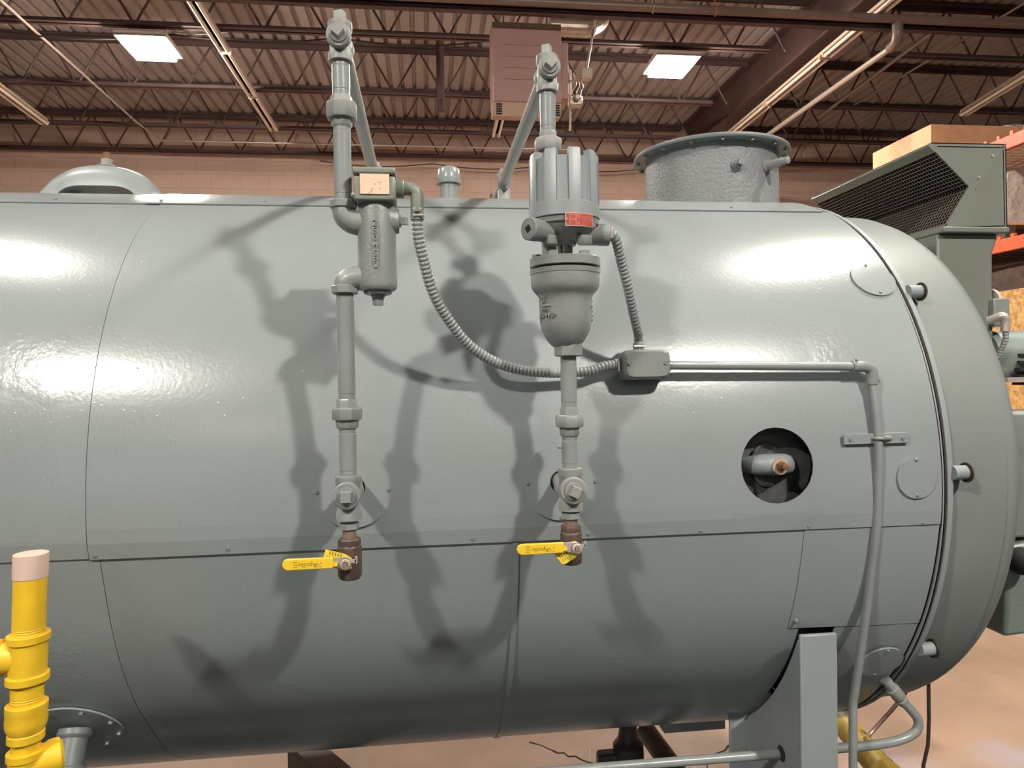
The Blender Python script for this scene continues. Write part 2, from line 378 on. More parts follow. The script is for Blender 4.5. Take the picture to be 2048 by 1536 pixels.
strip((1815, -20), (1452, 280), 4.74, 'long cream strip light running under the maroon girder')
strip((2100, 125), (1925, 232), 4.74, 'cream strip light above the plywood box')
strip((1012, 190), (992, 274), 4.76, 'cream strip light poking out below the mauve heater')

# overhead pipes and conduits
def cpipe(name, pts, r, m, label, cat='pipe', n=10):
    return tag(MB().tube(pts, r, n).build(name, m), label, cat)
Yp = 3.62
zc_ = atY(1500, 24, Yp).z
t = thing('sprinkler_main', 'brown sprinkler main crossing the top of the picture, with a drop elbow', 'pipe', (0, Yp, zc_))
MB().tube([(XL, Yp, zc_), (XR, Yp, zc_)], .036, 18).build('main_pipe', M_SPRINK, t)
e0 = atY(1795, 62, Yp); X0 = e0.x
MB().tube(spline([(X0, Yp, zc_-.03), (X0, Yp, zc_-.13), (X0+.01, Yp+.04, zc_-.19), (X0+.02, Yp+.13, zc_-.2)], 18), .045, 14).build('drop_elbow', M_SPRINK, t)
bz = zc_-.2
MB().tube([(X0+.02, Yp+.1, bz), (X0+.02, YB-.1, bz)], .028, 12).build('branch_pipe', M_COND, t)
for px in (1305, 1430):
    c = atY(px, 15, Yp); m = MB(); m.tube([(c.x, Yp-.046, zc_), (c.x, Yp, zc_-.05), (c.x, Yp+.046, zc_)], .006, 6); m.cyl((c.x, Yp, zc_+.04), (c.x, Yp, 5.38), .006, n=6); m.build('pipe_hanger', M_ORANGE if px == 1430 else M_COND, t)
c = atY(1390, 50, 3.75)
m = MB(); zz = atY(1500, 44, 3.75).z
m.box((0.7, 3.75, zz), (23.4, .05, .05)); m.box((.7, 3.728, zz+.03), (23.4, .006, .03))
tag(m.build('steel_channel', M_MAROON, flat=True), 'dark steel channel running just under the sprinkler main', 'channel')
cpipe('roof_conduit', [atZ(-30, -27, 4.81), atZ(272, 243, 4.81), atZ(322, 281, 4.81), atZ(322, 281, 4.81)+V((5.6, 0, 0))], .013, M_COND, 'thin bare conduit slanting from the corner, then following the back joist', 'conduit')
cpipe('sprinkler_branch', [atZ(1900, 38, 4.75), atZ(1640, 232, 4.75)], .02, M_SPRINK, 'brown pipe slanting beyond the strip light, parallel to the sprinkler branch')
cpipe('roof_conduit', [atZ(2060, 0, 5.0), atZ(1700, 215, 5.0)], .012, M_SPRINK, 'thin dark conduit slanting under the deck at the far corner', 'conduit')
cpipe('vent_stub', [(.22, 5.9, 4.6), (.22, 5.9, 5.4)], .045, M_MAROON, 'short dark drop pipe hanging between the joists beside the heater')
for (pa, pb, lab) in (((0, 62), (985, 82), 'slack black cable along the joist behind the lamps'), ((640, 322), (1290, 338), 'slack thin wire along the block wall')):
    Yc = 4.82 if pa[0] == 0 else 8.4; A, B = atY(*pa, Yc), atY(*pb, Yc); pts = [A.lerp(B, k/24) + V((0, 0, -.06*math.sin(math.pi*((k/24*3) % 1)))) for k in range(25)]
    cpipe('slack_cable', pts, .007, M_INK, lab, 'cable', 6)

# unit heater
Yh = 4.0
A, B = atY(985, 92, Yh), atY(1125, 236, Yh); hx0, hx1, hz0, hz1 = A.x, B.x, B.z, atY(1050, 55, Yh).z; hw = hx1-hx0
t = thing('unit_heater', 'mauve gas unit heater hanging from the roof behind the pipe column', 'heater', ((hx0+hx1)/2, Yh+.3, hz0))
z2 = hz0+.13
MB().box(((hx0+hx1)/2, Yh+.15, (z2+hz1)/2), (hw, .3, hz1-z2)).build('cabinet', M_HEAT, t, bevel=.01)
for k in range(4): MB().box(((hx0+hx1)/2-.02, Yh-.004, z2+.2+k*.1), (hw*.62, .008, .006)).build('pressed_rib', M_HEAT, t)
MB().box((hx1+.03, Yh+.16, z2+.3), (.07, .26, .5)).build('side_door', M_HEAT, t, bevel=.006)
MB().prism([(hx0-.01, Yh, hz0), (hx1-.02, Yh, hz0), (hx1+.0, Yh, z2), (hx0-.01, Yh, z2)], (0, .1, 0)).build('base_tray', M_HEATB, t, bevel=.006)
for k in range(5):
    for xx in (hx0+.05, hx1-.05): MB().box((xx, Yh-.003, hz0+.022+k*.021), (.05, .008, .012)).build('louver_slot', M_DARK, t)
MB().box(((hx0+hx1)/2, Yh+.16, hz1+.02), (hw, .3, .05)).build('top_hood', M_ZINC, t)
for s in (.18, .82): MB().cyl((hx0+hw*s, Yh+.1, hz1), (hx0+hw*s, Yh+.1, 5.38), .008, n=6).build('hanger_rod', M_MAROON, t)
vz = atY(1170, 55, Yh+.3).z
MB().tube(spline([(hx1-.05, Yh+.3, vz), (hx1+.28, Yh+.3, vz), (hx1+.36, Yh+.33, vz+.03), (hx1+.47, Yh+.4, vz+.16), (hx1+.5, Yh+.4, vz+.5)], 16), .085, 20).build('flue_duct', M_ZINC, t, ang=15)
P0 = atY(1190, 40, Yh+.1); P1 = atY(1173, 140, Yh+.1)
MB().tube([P0+V((0, 0, .5)), P0, P1], .011, 8).build('power_conduit', M_COND, t)
MB().box(P1+V((0, 0, -.04)), (.09, .07, .09)).build('handy_box', M_ZINC, t)
MB().tube(spline([P1+V((-.03, 0, -.06)), P1+V((-.1, 0, -.1)), P1+V((-.2, 0, -.11))], 10), .012, 8).build('whip', M_COND, t)
G = atY(1140, 190, Yh+.1)
MB().tube([atY(1140, 140, Yh+.1), atY(1140, 262, Yh+.1)], .010, 8).build('gas_drop', M_COND, t)
m = MB(); m.box(G+V((.045, 0, -.06)), (.12, .09, .09)); m.cyl(G+V((.05, -.05, -.05)), G+V((.05, -.1, -.05)), .03, n=12); m.build('gas_valve', M_ZINC, t, bevel=.01)
for k in range(3): MB().tube(spline([G+V((.03, 0, .2)), G+V((.06+.03*k, 0, .1)), G+V((.02+.04*k, 0, .02)), G+V((.12, 0, -.05))], 14), .003, 5).build('wire', M_COND, t)

# ================================================================== RACK AT THE RIGHT
XK = 4.5
zt = atX(2030, 281, XK).z; zm = atX(2020, 489, XK).z
t = thing('pallet_rack', 'orange pallet rack with wire decks behind the green intake hood', 'rack', (XK+.6, 4, 0))
for z in (zt, zm):
    for xx in (XK, XK+1.2):
        m = MB(); m.box((xx, 3.35, z), (.05, 2.8, .1)); m.build('beam', M_ORANGE, t, bevel=.004)
for z in (zt, zm):
    for k in range(19): MB().box((XK-.01, 2.2+k*.13, z+.062), (.03, .03, .03)).build('deck_hook', M_ORANGE, t)
for z in (zt, zm):
    m = MB()
    for k in range(36): m.cyl((XK, 2.05+k*.075, z+.055), (XK+1.2, 2.05+k*.075, z+.055), .004, n=5)
    for k in range(13): m.cyl((XK+k*.1, 2.0, z+.05), (XK+k*.1, 4.75, z+.05), .004, n=5)
    m.build('wire_deck', M_WIRE, t)
for yy in (1.95, 4.72):
    for xx in (XK+.05, XK+1.2): MB().box((xx, yy, zt/2+.03), (.09, .09, zt+.06)).build('upright', M_ORANGE, t)
bt = atX(1862, 248, XK); Yb0 = bt.y
t = thing('plywood_box', 'large plywood box on the top deck of the pallet rack', 'box', (XK+.8, Yb0+.4, zt+.06))
MB().box((XK+.85, Yb0+.42, (zt+.06+bt.z)/2), (1.7, .84, bt.z-zt-.06)).build('plywood_panel', M_PLY, t, bevel=.003)
MB().box((XK-.006, Yb0+.42, zt+.22), (.012, .86, .012)).build('strap', M_DARK, t)
for k, (dx, s) in enumerate(((.27, .15), (1.0, .2))):
    m = MB(); m.ball((XK+dx, Yb0+.3, bt.z+s*.25), s, 14, 8, (1, .9, .25)); 
    tag(m.build('plastic_bag', M_WRAP), ('crumpled clear plastic bag on top of the plywood box' if k == 0 else 'larger clear plastic bag at the far end of the plywood box top'), 'bag')
def load(y0, y1, z0, z1, m, name, label, cat, bump=.0):
    mb = MB(); n = 10; rs = []
    for i in range(n+1):
        y = y0+(y1-y0)*i/n; k = random.uniform(-1, 1)*bump
        rs.append([(XK+.06+k, y, z0), (XK+.1+k, y, z0+(z1-z0)*.5+k), (XK+.08-k, y, z1-.06+k), (XK+.2, y, z1+k), (XK+1.1, y, z1), (XK+1.12, y, z0)])
    mb.rings([[V(p) for p in r] for r in rs]); return tag(mb.build(name, m, ang=20), label, cat)
load(2.9, 4.6, zm+.2, zm+.66, M_WRAP, 'wrapped_load', 'stretch-wrapped pallet load gleaming on the middle rack deck', 'pallet load', .03)
t = thing('pallet', 'wooden pallet under the stretch-wrapped load', 'pallet', (XK+.6, 4, zm+.06))
for k in range(6): MB().box((XK+.6, 2.95+k*.31, zm+.185), (1.1, .16, .02)).build('plank', M_PLY, t)
for k in range(3): MB().box((XK+.1+k*.5, 3.75, zm+.12), (.09, 1.75, .11)).build('stringer', M_DARKWOOD, t)
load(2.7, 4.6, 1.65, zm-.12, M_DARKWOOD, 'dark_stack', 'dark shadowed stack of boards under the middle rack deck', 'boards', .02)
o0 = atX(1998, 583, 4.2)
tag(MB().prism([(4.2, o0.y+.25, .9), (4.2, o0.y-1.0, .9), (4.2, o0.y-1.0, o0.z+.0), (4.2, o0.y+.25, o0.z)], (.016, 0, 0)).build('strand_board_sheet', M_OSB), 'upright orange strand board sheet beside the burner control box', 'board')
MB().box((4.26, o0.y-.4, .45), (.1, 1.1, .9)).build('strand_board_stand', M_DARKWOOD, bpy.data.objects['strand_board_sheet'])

# ================================================================== THE BOILER
PHC = -3.0
_tab = {}
def _off(u):  # tips jacket normals down below the crease; shape stands in for shade
    if u < 2: return -9.
    if u < 12: return -9.+6.*(u-2)/10
    if u < 38: return -3.
    if u < 42: return -3.+7.5*(u-38)/4
    return 4.4 if u < 70 else 0.
def _mk():
    y, z = -R*math.cos(math.radians(PHC)), R*math.sin(math.radians(PHC)); st = .25; ph = PHC; _tab[0] = (y, z, PHC)
    i = 0
    while ph > -75:
        off = _off(PHC-(ph-st/2))
        ps = math.radians(ph-st/2+off); y -= R*math.sin(ps)*math.radians(st); z -= R*math.cos(ps)*math.radians(st); ph -= st; i += 1
        _tab[i] = (y, z, ph-st/2+off)
_mk()
def prof(ph, X=0.):
    """point and normal angle of the jacket at angle ph (degrees up from the viewer's side); the lower panels are creased in for a shade line, off the
    true circle, fading out towards the front ring"""
    a = math.radians(ph); c = (-R*math.cos(a), R*math.sin(a), ph)
    if ph >= PHC or ph < -73: return c
    t = (PHC-ph)/.25; i = int(t); fr = t-i; p, q = _tab[i], _tab[i+1]
    k = 1. if X < .5 else max(.25, 1-(X-.5)*1.25)
    return tuple(c[n]*(1-k) + (p[n]+(q[n]-p[n])*fr)*k for n in range(3))
def SP(X, ph, dr=0.):
    y, z, n = prof(ph, X); n = math.radians(n); return V((X, y-math.cos(n)*dr, ZC+z+math.sin(n)*dr))
def SN(ph): n = math.radians(prof(ph)[2]); return V((0, -math.cos(n), math.sin(n)))
boiler = thing('boiler', 'large horizontal grey-green cylindrical boiler filling the picture', 'boiler', (-.2, 0, 0))
def plate(name, X0, X1, p0, p1, dr, m=M_SHELL, parent=boiler, nx=12, hole=None, th=.003, label=None):
    mb = MB(); st = []
    ph = p0
    while ph > p1+1e-6: st.append(ph); ph -= 2.0
    st.append(p1)
    if p0 > PHC > p1: st += [PHC+.35, PHC-.35]; st = sorted(st, reverse=True)
    if hole:                                   # rectangular window left open, filled with a fan down to the circle
        hx, hp, hr = hole; k = hr*1.35; kd = math.degrees(k/R)
        xs = sorted(set([X0+(X1-X0)*i/nx for i in range(nx+1) if abs(X0+(X1-X0)*i/nx-hx) > k+.01] + [hx+k*(i/4-1) for i in range(9)]))
        st = sorted(set([s for s in st if abs(s-hp) > kd+.4] + [hp+kd*(i/4-1) for i in range(9)]), reverse=True)
    else: xs = [X0+(X1-X0)*i/nx for i in range(nx+1)]
    idx = {}; vs = []
    for i, x in enumerate(xs):
        for j, s in enumerate(st): idx[i, j] = len(vs); vs.append(SP(x, s, dr))
    fs = []
    for i in range(len(xs)-1):
        for j in range(len(st)-1):
            if hole and abs((xs[i]+xs[i+1])/2-hx) < k and abs((st[j]+st[j+1])/2-hp) < kd: continue
            fs.append((idx[i, j], idx[i, j+1], idx[i+1, j+1], idx[i+1, j]))
    if hole:
        sq = [(hx+k*(i/4-1), hp+kd) for i in range(8)] + [(hx+k, hp-kd*(i/4-1)) for i in range(8)] + [(hx-k*(i/4-1), hp-kd) for i in range(8)] + [(hx-k, hp+kd*(i/4-1)) for i in range(8)]
        rr = []
        for q in range(5):
            f = q/4; row = []
            for x, p in sq:
                dx, ds = x-hx, math.radians(p-hp)*R; L = math.hypot(dx, ds); s_ = (1-f) + f*hr/L
                row.append(len(vs)); vs.append(SP(hx+dx*s_, hp+math.degrees(ds*s_/R), dr))
            rr.append(row)
        for a, b in zip(rr, rr[1:]):
            for i in range(32): fs.append((a[i], a[(i+1) % 32], b[(i+1) % 32], b[i]))
    mb.add(vs, fs)
    me, c = mb.mesh(name, 2.6 if p0 > PHC > p1 else 30); sharpen_rim(me); me.materials.append(m)
    # make the outside face outwards
    nrm = sum((p.normal.dot(V((0, (p.center+c).y, (p.center+c).z-ZC))) for p in me.polygons))
    if nrm < 0: me.flip_normals()
    o = bpy.data.objects.new(name, me); COL.objects.link(o); place(o, c, parent)
    md = o.modifiers.new('thickness', 'SOLIDIFY'); md.thickness = th; md.offset = -1
    if label: o['label'] = label
    return o
HX, HP, HR = .763, 4.55, .0835
XE = 1.152
plate('jacket_plate', -2.3, -.6669, 62.8, -5.6, .0, nx=6)
plate('jacket_plate', -.665, XE, 62.8, -5.7, .0015, nx=14, hole=(HX, HP, HR), label='upper jacket plate with the round inspection opening')
plate('jacket_plate', -2.3, -.6485, -5.2, -76, -.003, nx=6)
plate('jacket_plate', -.647, .178, -5.3, -76, -.003, nx=6)
plate('lap_strip', .1765, .1895, -5.9, -76, .0005, nx=1, th=.002)
plate('jacket_plate', .1895, .828, -5.3, -76, -.003, nx=6)
plate('jacket_plate', .829, XE, -5.5, -24.3, -.0015, nx=4)
plate('jacket_plate', .945, XE, -24.3, -76, -.003, nx=4)
plate('top_strip', -2.3, -.69, 117, 62.9, .0035, nx=5)
plate('top_strip', -.70, 1.125, 117, 62.5, .0055, nx=6)
plate('jacket_back', -2.3, XE, 252, 117, 0., nx=3); plate('jacket_bottom', -2.3, .80, -76, -109, -.004, nx=3); plate('jacket_bottom', .945, XE, -76, -109, -.004, nx=2)
MB().lathe((-2.25, 0, ZC), (1, 0, 0), [(0, R-.085), (3.38, R-.085)], 96).build('inner_drum', M_INNER, boiler)
MB().lathe((-2.3, 0, ZC), (1, 0, 0), [(0, .02), (0, R-.01), (.03, R-.004)], 64, cap=(True, False)).build('rear_end_plate', M_PAINT, boiler)
# front joint and door
def xring(name, prof_, m): return MB().lathe((0, 0, ZC), (1, 0, 0), prof_, 160, cap=(False, False)).build(name, m, boiler)
xring('gasket_ring', [(1.146, .70), (1.146, .797), (1.162, .797), (1.162, .70)], M_GASKET)
xring('spacer_ring', [(1.161, .70), (1.161, .803), (1.1645, .803), (1.1645, .70)], M_PAINT)
xring('gasket_ring', [(1.1645, .70), (1.1645, .796), (1.172, .796), (1.172, .70)], M_GASKET)
xring('rust_ring', [(1.171, .70), (1.171, .799), (1.174, .799), (1.174, .70)], M_BROWN)
xring('door_flange', [(1.174, .70), (1.174, .803), (1.186, .803), (1.192, .797), (1.193, .775)], M_PAINT)
M_DOOR = mat('door_enamel', (.19, .212, .206), rough=.42, var=.06, vscale=5, bump=.12, bscale=120, bdist=.001)
xring('front_door', [(1.19, .775), (1.30, .773), (1.349, .771), (1.351, .7645), (1.356, .763), (1.366, .764), (1.38, .762), (1.397, .753), (1.408, .738), (1.413, .71), (1.413, .02)], M_DOOR)
scr_, _ = MB().lathe((0, 0, 0), (0, 0, 1), [(0, .0062), (.0012, .0062), (.0014, .0043), (.0052, .004), (.0056, .0032)], 6).mesh('screw', 20)
scr_.materials.append(M_SCREW)
def screw(X, ph, parent=boiler, dr=.003): return shared('screw', scr_, M_SCREW, SP(X, ph, dr), parent, SN(ph), random.random())
for px, py in ((189, 1112), (455, 1098), (946, 1078), (1177, 1068), (1402, 1062), (1618, 1053), (1846, 1046)):
    for it in range(1):
        d = ray(px, py); P = atY(px, py, -.806); screw(P.x, math.degrees(math.asin((P.z-ZC)/R)), dr=.001)
for px, py in ((107, 400), (320, 405), (528, 407), (920, 412), (1465, 420)):
    P = atY(px, py, -.36); screw(P.x, 64.5, dr=.006)
screw(.842, -22.5); 
def disc(X, ph, r, m=M_SHELL, dr=.0062, rin=0., name='cover_plate', n=64, parent=boiler, th=.0045):
    mb = MB(); rows = []
    rad = [rin+(r-rin)*q/5 for q in range(6)] if rin else [r*q/6 for q in range(1, 7)]
    for q in rad: rows.append([SP(X+q*math.cos(2*math.pi*j/n), ph+math.degrees(q*math.sin(2*math.pi*j/n)/R), dr) for j in range(n)])
    mb.rings(rows, cap=(not rin, False)); me, c = mb.mesh(name, 40); sharpen_rim(me); me.materials.append(m)
    if sum(p.normal.dot(V((0, (p.center+c).y, (p.center+c).z-ZC))) for p in me.polygons) < 0: me.flip_normals()
    o = bpy.data.objects.new(name, me); COL.objects.link(o); place(o, c, parent); md = o.modifiers.new('thickness', 'SOLIDIFY'); md.thickness = th; md.offset = -1
    return o
cl = disc(-.151, 3.3, .081, rin=.024); screw(-.151-.073, 2.9, cl, .0064); screw(-.151+.073, 2.9, cl, .0064)
disc(-.151, 3.3, .0245, M_DARK, .0016, name='pipe_hole')
cr = disc(.280, 3.2, .081, rin=.024)
for dx, dp in ((-.073, -.1), (.073, -.1), (-.001, 5.2), (-.001, -5.3)): screw(.28+dx, 3.2+dp, cr, .0064)
disc(.280, 3.2, .0245, M_DARK, .0016, name='pipe_hole')
for X, ph, r, sc in ((1.089, 2.0, .047, 3.0), (1.094, -33.4, .055, 3.6), (1.10, 37.5, .055, 3.5)):
    c = disc(X, ph, r); screw(X, ph+sc*.93, c, .0064); screw(X, ph-sc*.93, c, .0064)
# inspection opening: boss ring, plug cover, yoke and nut
hn = SN(HP); hc = SP(HX, HP, -.075)
tg = V((1, 0, 0)); up = hn.cross(tg)
hh = MB().lathe(hc-hn*.0, hn, [(0, .118), (.010, .116), (.012, .112), (.012, .042), (.004, .04), (.004, .02)], 48, cap=(True, True)).build('inspection_seat', M_INNER, boiler)
pc = hc + tg*.003
cvb = MB().lathe(pc+hn*.010, hn, [(0, .037), (.008, .0365), (.010, .034), (.010, .031), (.007, .029), (.007, .001)], 40)
cvb.v = [p + up*((p-pc).dot(up)*.4) for p in cvb.v]            # the cover is oval, taller than wide
cv = cvb.build('inspection_cover', M_INNER, boiler)
lettering('10Z - 47', .0095, .0008, pc+hn*.0175+up*.031, tg, hn, M_CAST, cv)
yk = MB(); rs = []
for i in range(17):
    t_ = i/16*2-1; x = .011+t_*.068; h = .05*(1-abs(t_)**2.6)+.008; wd = .0245*(1-.45*abs(t_)**3)
    rs.append([hc + tg*x + hn*(h*.5+.5*h*math.cos(a)+.002) + up*(wd*math.sin(a)) for a in [2*math.pi*j/20 for j in range(20)]])
yk.rings(rs); yko = yk.build('inspection_yoke', M_PAINT, boiler)
nc = hc + tg*.014 + hn*.0585 - up*.003
MB().lathe(nc, hn, [(0, .0185), (.004, .0185)], 32).build('washer', M_WASHER, yko)
MB().lathe(nc+hn*.004, hn, [(0, .0115), (.010, .0115), (.011, .010)], 6).build('nut', M_RUST, yko)
MB().lathe(nc+hn*.004, hn, [(0, .0078), (.026, .0078), (.027, .006)], 16).build('stud', M_RUST, yko)
# sleeves on the front flange
for px, py in ((1833, 578), (1918, 945), (1852, 1297)):
    P = atX(px, py, 1.205); a = math.atan2(P.z-ZC, P.y); q = V((1.186, .80*math.cos(a), ZC+.80*math.sin(a)))
    sl = MB().cyl(q, q+V((.036, 0, 0)), .0165, n=20).build('flange_sleeve', M_PAINT, boiler)
    MB().lathe(q+V((.034, 0, 0)), (1, 0, 0), [(0, .023), (.004, .023), (.005, .019), (.01, .015), (.01, .004)], 20).build('rusty_nut', M_BROWN, sl)
# flue collar on top
fc = V((.951, 0, 0)); fz = 2.165
fo = MB().lathe((fc.x, 0, 1.95), (0, 0, 1), [(0, .214), (.36, .214), (.36, .205), (0, .205)], 72, cap=(False, False)).build('flue_collar', M_FLUE, boiler)
zt_ = 2.318
MB().lathe((fc.x, 0, zt_-.012), (0, 0, 1), [(0, .214), (0, .250), (.005, .252), (.012, .25), (.012, .205), (0, .205)], 72, cap=(False, False)).build('flue_flange', M_BLUEPAINT, fo)
for k in range(16):
    a = 2*math.pi*(k+.4)/16; MB().cyl((fc.x+.236*math.cos(a), .236*math.sin(a), zt_-.02), (fc.x+.236*math.cos(a), .236*math.sin(a), zt_-.012), .006, n=6).build('flange_rivet', M_SCREW, fo)
P = atY(1468, 333, -.19); n_ = V((P.x-fc.x, P.y, 0)).normalized(); q = V((fc.x, 0, P.z))+n_*.214
m = MB(); m.lathe(q, n_, [(0, .02), (.006, .02), (.006, .014), (.016, .014), (.016, .001)], 16); m.lathe(q+n_*.014, n_, [(0, .0115), (.016, .011), (.017, .010)], 4, .5); m.build('test_plug', M_FLUE, fo)
P = atY(1515, 337, -.16); n_ = V((P.x-fc.x, P.y, 0)).normalized(); q = V((fc.x, 0, P.z))+n_*.212
m = MB(); m.lathe(q, n_, [(0, .019), (.008, .019), (.008, .0125), (.06, .0125)], 16); m.lathe(q+n_*.06, n_, [(0, .012), (.018, .0115), (.02, .006)], 8); m.build('sampling_nipple', M_GALV, fo)
# manway yoke: arched pressing with stud
yc = V((-.945, 0, 2.145)); rs = []
for i in range(33):
    t_ = i/32*2-1; x = t_*.155; zt2 = .105*math.sqrt(max(0, 1-(t_*.985)**2)); zb = .028*max(0, 1-abs(t_/.7)**5)
    rs.append((x, zb, zt2))
mb = MB()
prof2 = []
for x, zb, z2_ in rs:
    ring = []
    for y, zz in ((-.075, zb), (-.07, zb+(z2_-zb)*.45), (-.05, zb+(z2_-zb)*.85), (0, z2_), (.05, zb+(z2_-zb)*.85), (.07, zb+(z2_-zb)*.45), (.075, zb), (.03, zb), (-.03, zb)):
        ring.append(yc+V((x, y, zz)))
    prof2.append(ring)
mb.rings(prof2); my = mb.build('manway_yoke', M_PAINT, boiler, ang=50)
MB().lathe(yc+V((0, 0, .1)), (0, 0, 1), [(0, .026), (.004, .0275), (.007, .024)], 24).build('washer', M_GALV, my)
MB().lathe(yc+V((0, 0, .107)), (0, 0, 1), [(0, .0175), (.018, .0175), (.019, .015)], 6).build('nut', M_GALV, my)
MB().lathe(yc+V((0, 0, .107)), (0, 0, 1), [(0, .0095), (.038, .0095), (.0395, .0075)], 14).build('stud', M_RUST, my)
# top fittings: capped nipple, plugs
cx = .083
cp = MB().cyl((cx, 0, 2.08), (cx, 0, 2.225), .0297, n=28).build('capped_nipple', M_PIPE, boiler)
MB().lathe((cx, 0, 2.212), (0, 0, 1), [(0, .034), (.0, .038), (.015, .0385), (.018, .035), (.044, .034), (.052, .028), (.054, .002)], 28).build('pipe_cap', M_PIPE, cp)
for px in (508, 556):
    P = atY(px, 388, 0); m = MB(); m.lathe((P.x, 0, 2.10), (0, 0, 1), [(0, .016), (.06, .016), (.062, .013)], 8); m.build('top_plug', M_GALV, boiler)
P = atY(983, 395, .1); MB().cyl((P.x, .1, 2.1), (P.x, .1, P.z+.012), .006, n=10).build('threaded_rod', M_RUST, boiler)
# saddle leg
lx0 = atY(1598, 1300, -.745).x; lx1 = atY(1672, 1300, -.745).x
lw = lx1-lx0
yf = -.752; zt3 = atY(1635, 1269, -.752).z
leg = MB().box(((lx0+lx1)/2, yf+.006, zt3/2), (lw, .012, zt3)).build('saddle_leg', M_PAINT, boiler, label='upright saddle leg carrying the boiler', bevel=.004)
wpts = []
for k in range(13):
    y = yf+.01 + (.30)*k/12; wpts.append((lx0+.012, y, min(zt3-.012, ZC-math.sqrt((R-.008)**2-y*y))))
wpts += [(lx0+.012, yf+.31, 0), (lx0+.012, yf+.01, 0)]
MB().prism(wpts, (.01, 0, 0)).build('web_plate', M_PAINT, leg)
plate('jacket_plate', .826, lx0+.013, -24.3, -76, -.003, nx=1)
MB().box(((lx0+lx1)/2-.02, yf+.32, .36), (lw+.03, .012, .72)).build('rear_flange', M_PAINT, leg, bevel=.003)
MB().box(((lx0+lx1)/2, -.4, .02), (.16, .9, .03)).build('base_plate', M_PAINT, leg)
b0_, b1_ = atY(1318, 1450, -.15), atY(1437, 1424, -.15)
MB().box(((b0_.x+b1_.x)/2, -.15, (b0_.z+b1_.z)/2), (b1_.x-b0_.x, .1, .03)).build('bottom_skid_bar', M_PAINT, boiler)
wh_ = atX(1563, 1507, lx0+.0115); MB().cyl(wh_, wh_+V((-.0012, 0, 0)), .019, n=20).build('pipe_hole', M_DARK, leg)
# blow-down nozzle low on the left
P0 = atY(143, 1478, -.6); ph0 = -40.5; X0n = -.80
nn = SN(ph0); q = SP(X0n, ph0, 0)
cv = disc(X0n, ph0, .1, dr=.003)
for a in (20, 65, 110, 160, 200, 250, 300, 340): screw(X0n+.09*math.cos(math.radians(a)), ph0+math.degrees(.09*math.sin(math.radians(a))/R), cv, .0064)
dn = (nn+V((0, .12, -.35))).normalized()
nz = MB().lathe(q, dn, [(0, .034), (.012, .036), (.016, .034), (.02, .029), (.09, .029)], 28).build('blowdown_nozzle', M_BLUEPAINT, boiler)
MB().lathe(q+dn*.075, dn, [(0, .034), (.003, .037), (.04, .037), (.05, .03)], 28).build('coupling', M_BLUEPAINT, nz)

# ================================================================== PIPE COLUMN WITH FLOAT CONTROL (left)
S_ = lambda px, d: px*d/F
class Colm:
    def __init__(s, px, Y, parent): 
        s.Y = Y; s.P = parent; s.px = px; s.X = atY(px, 700, Y).x; s.d = dep(atY(px, 700, Y))
    def z(s, py): return atY(s.px, py, s.Y).z
    def r(s, wpx): return wpx*s.d/F/2
    def pipe(s, y0, y1, wpx, m=None, name='pipe', threads=(True, True)):
        z0, z1, r = s.z(y1), s.z(y0), s.r(wpx); pr = []
        th = .011
        def thr(za, zb):
            n = 6
            for k in range(n+1): pr.append((za+(zb-za)*k/n - z0, r*(.99 if k % 2 else .955)))
        if threads[0]: thr(z0, z0+th)
        else: pr.append((0, r))
        pr.append((z0+th+.001-z0, r)); pr.append((z1-th-.001-z0, r))
        if threads[1]: thr(z1-th, z1)
        else: pr.append((z1-z0, r))
        return MB().lathe((s.X, s.Y, z0), (0, 0, 1), pr, 28).build(name, m or M_PIPE, s.P)
    def lat(s, name, prf, m, parent=None, n=32, rot=0., ang=35, bevel=0.):
        z0 = s.z(prf[0][0]); return MB().lathe((s.X, s.Y, z0), (0, 0, 1), [(s.z(y)-z0, s.r(w_)) for y, w_ in prf], n, rot).build(name, m, parent or s.P, ang=ang, bevel=bevel)
    def union(s, ya, yb, yc, yd, wa, wn_, wl, m):
        u = s.lat('union', [(yd, wl*.86), (yd-4, wl), (yc, wl*1.02), (yb, wa), (ya+3, wa), (ya, wa*.93)], m, n=8, rot=.2)
        s.lat('union_nut', [(yc+1, wn_*.97), (yc-2, wn_*1.03), (yb+2, wn_*1.03), (yb-1, wn_*.95)], m, u, n=8, rot=.39)
        return u
def square_plug(c, ax, rbase, side, length, rot, parent, m, name='plug'):
    ax = V(ax).normalized(); mb = MB(); mb.lathe(c, ax, [(-.01, rbase), (.003, rbase), (.004, rbase*.93)], 24)
    mb.lathe(V(c)+ax*.003, ax, [(0, side*.72), (length-.002, side*.68), (length, side*.62)], 4, rot); return mb.build(name, m, parent)
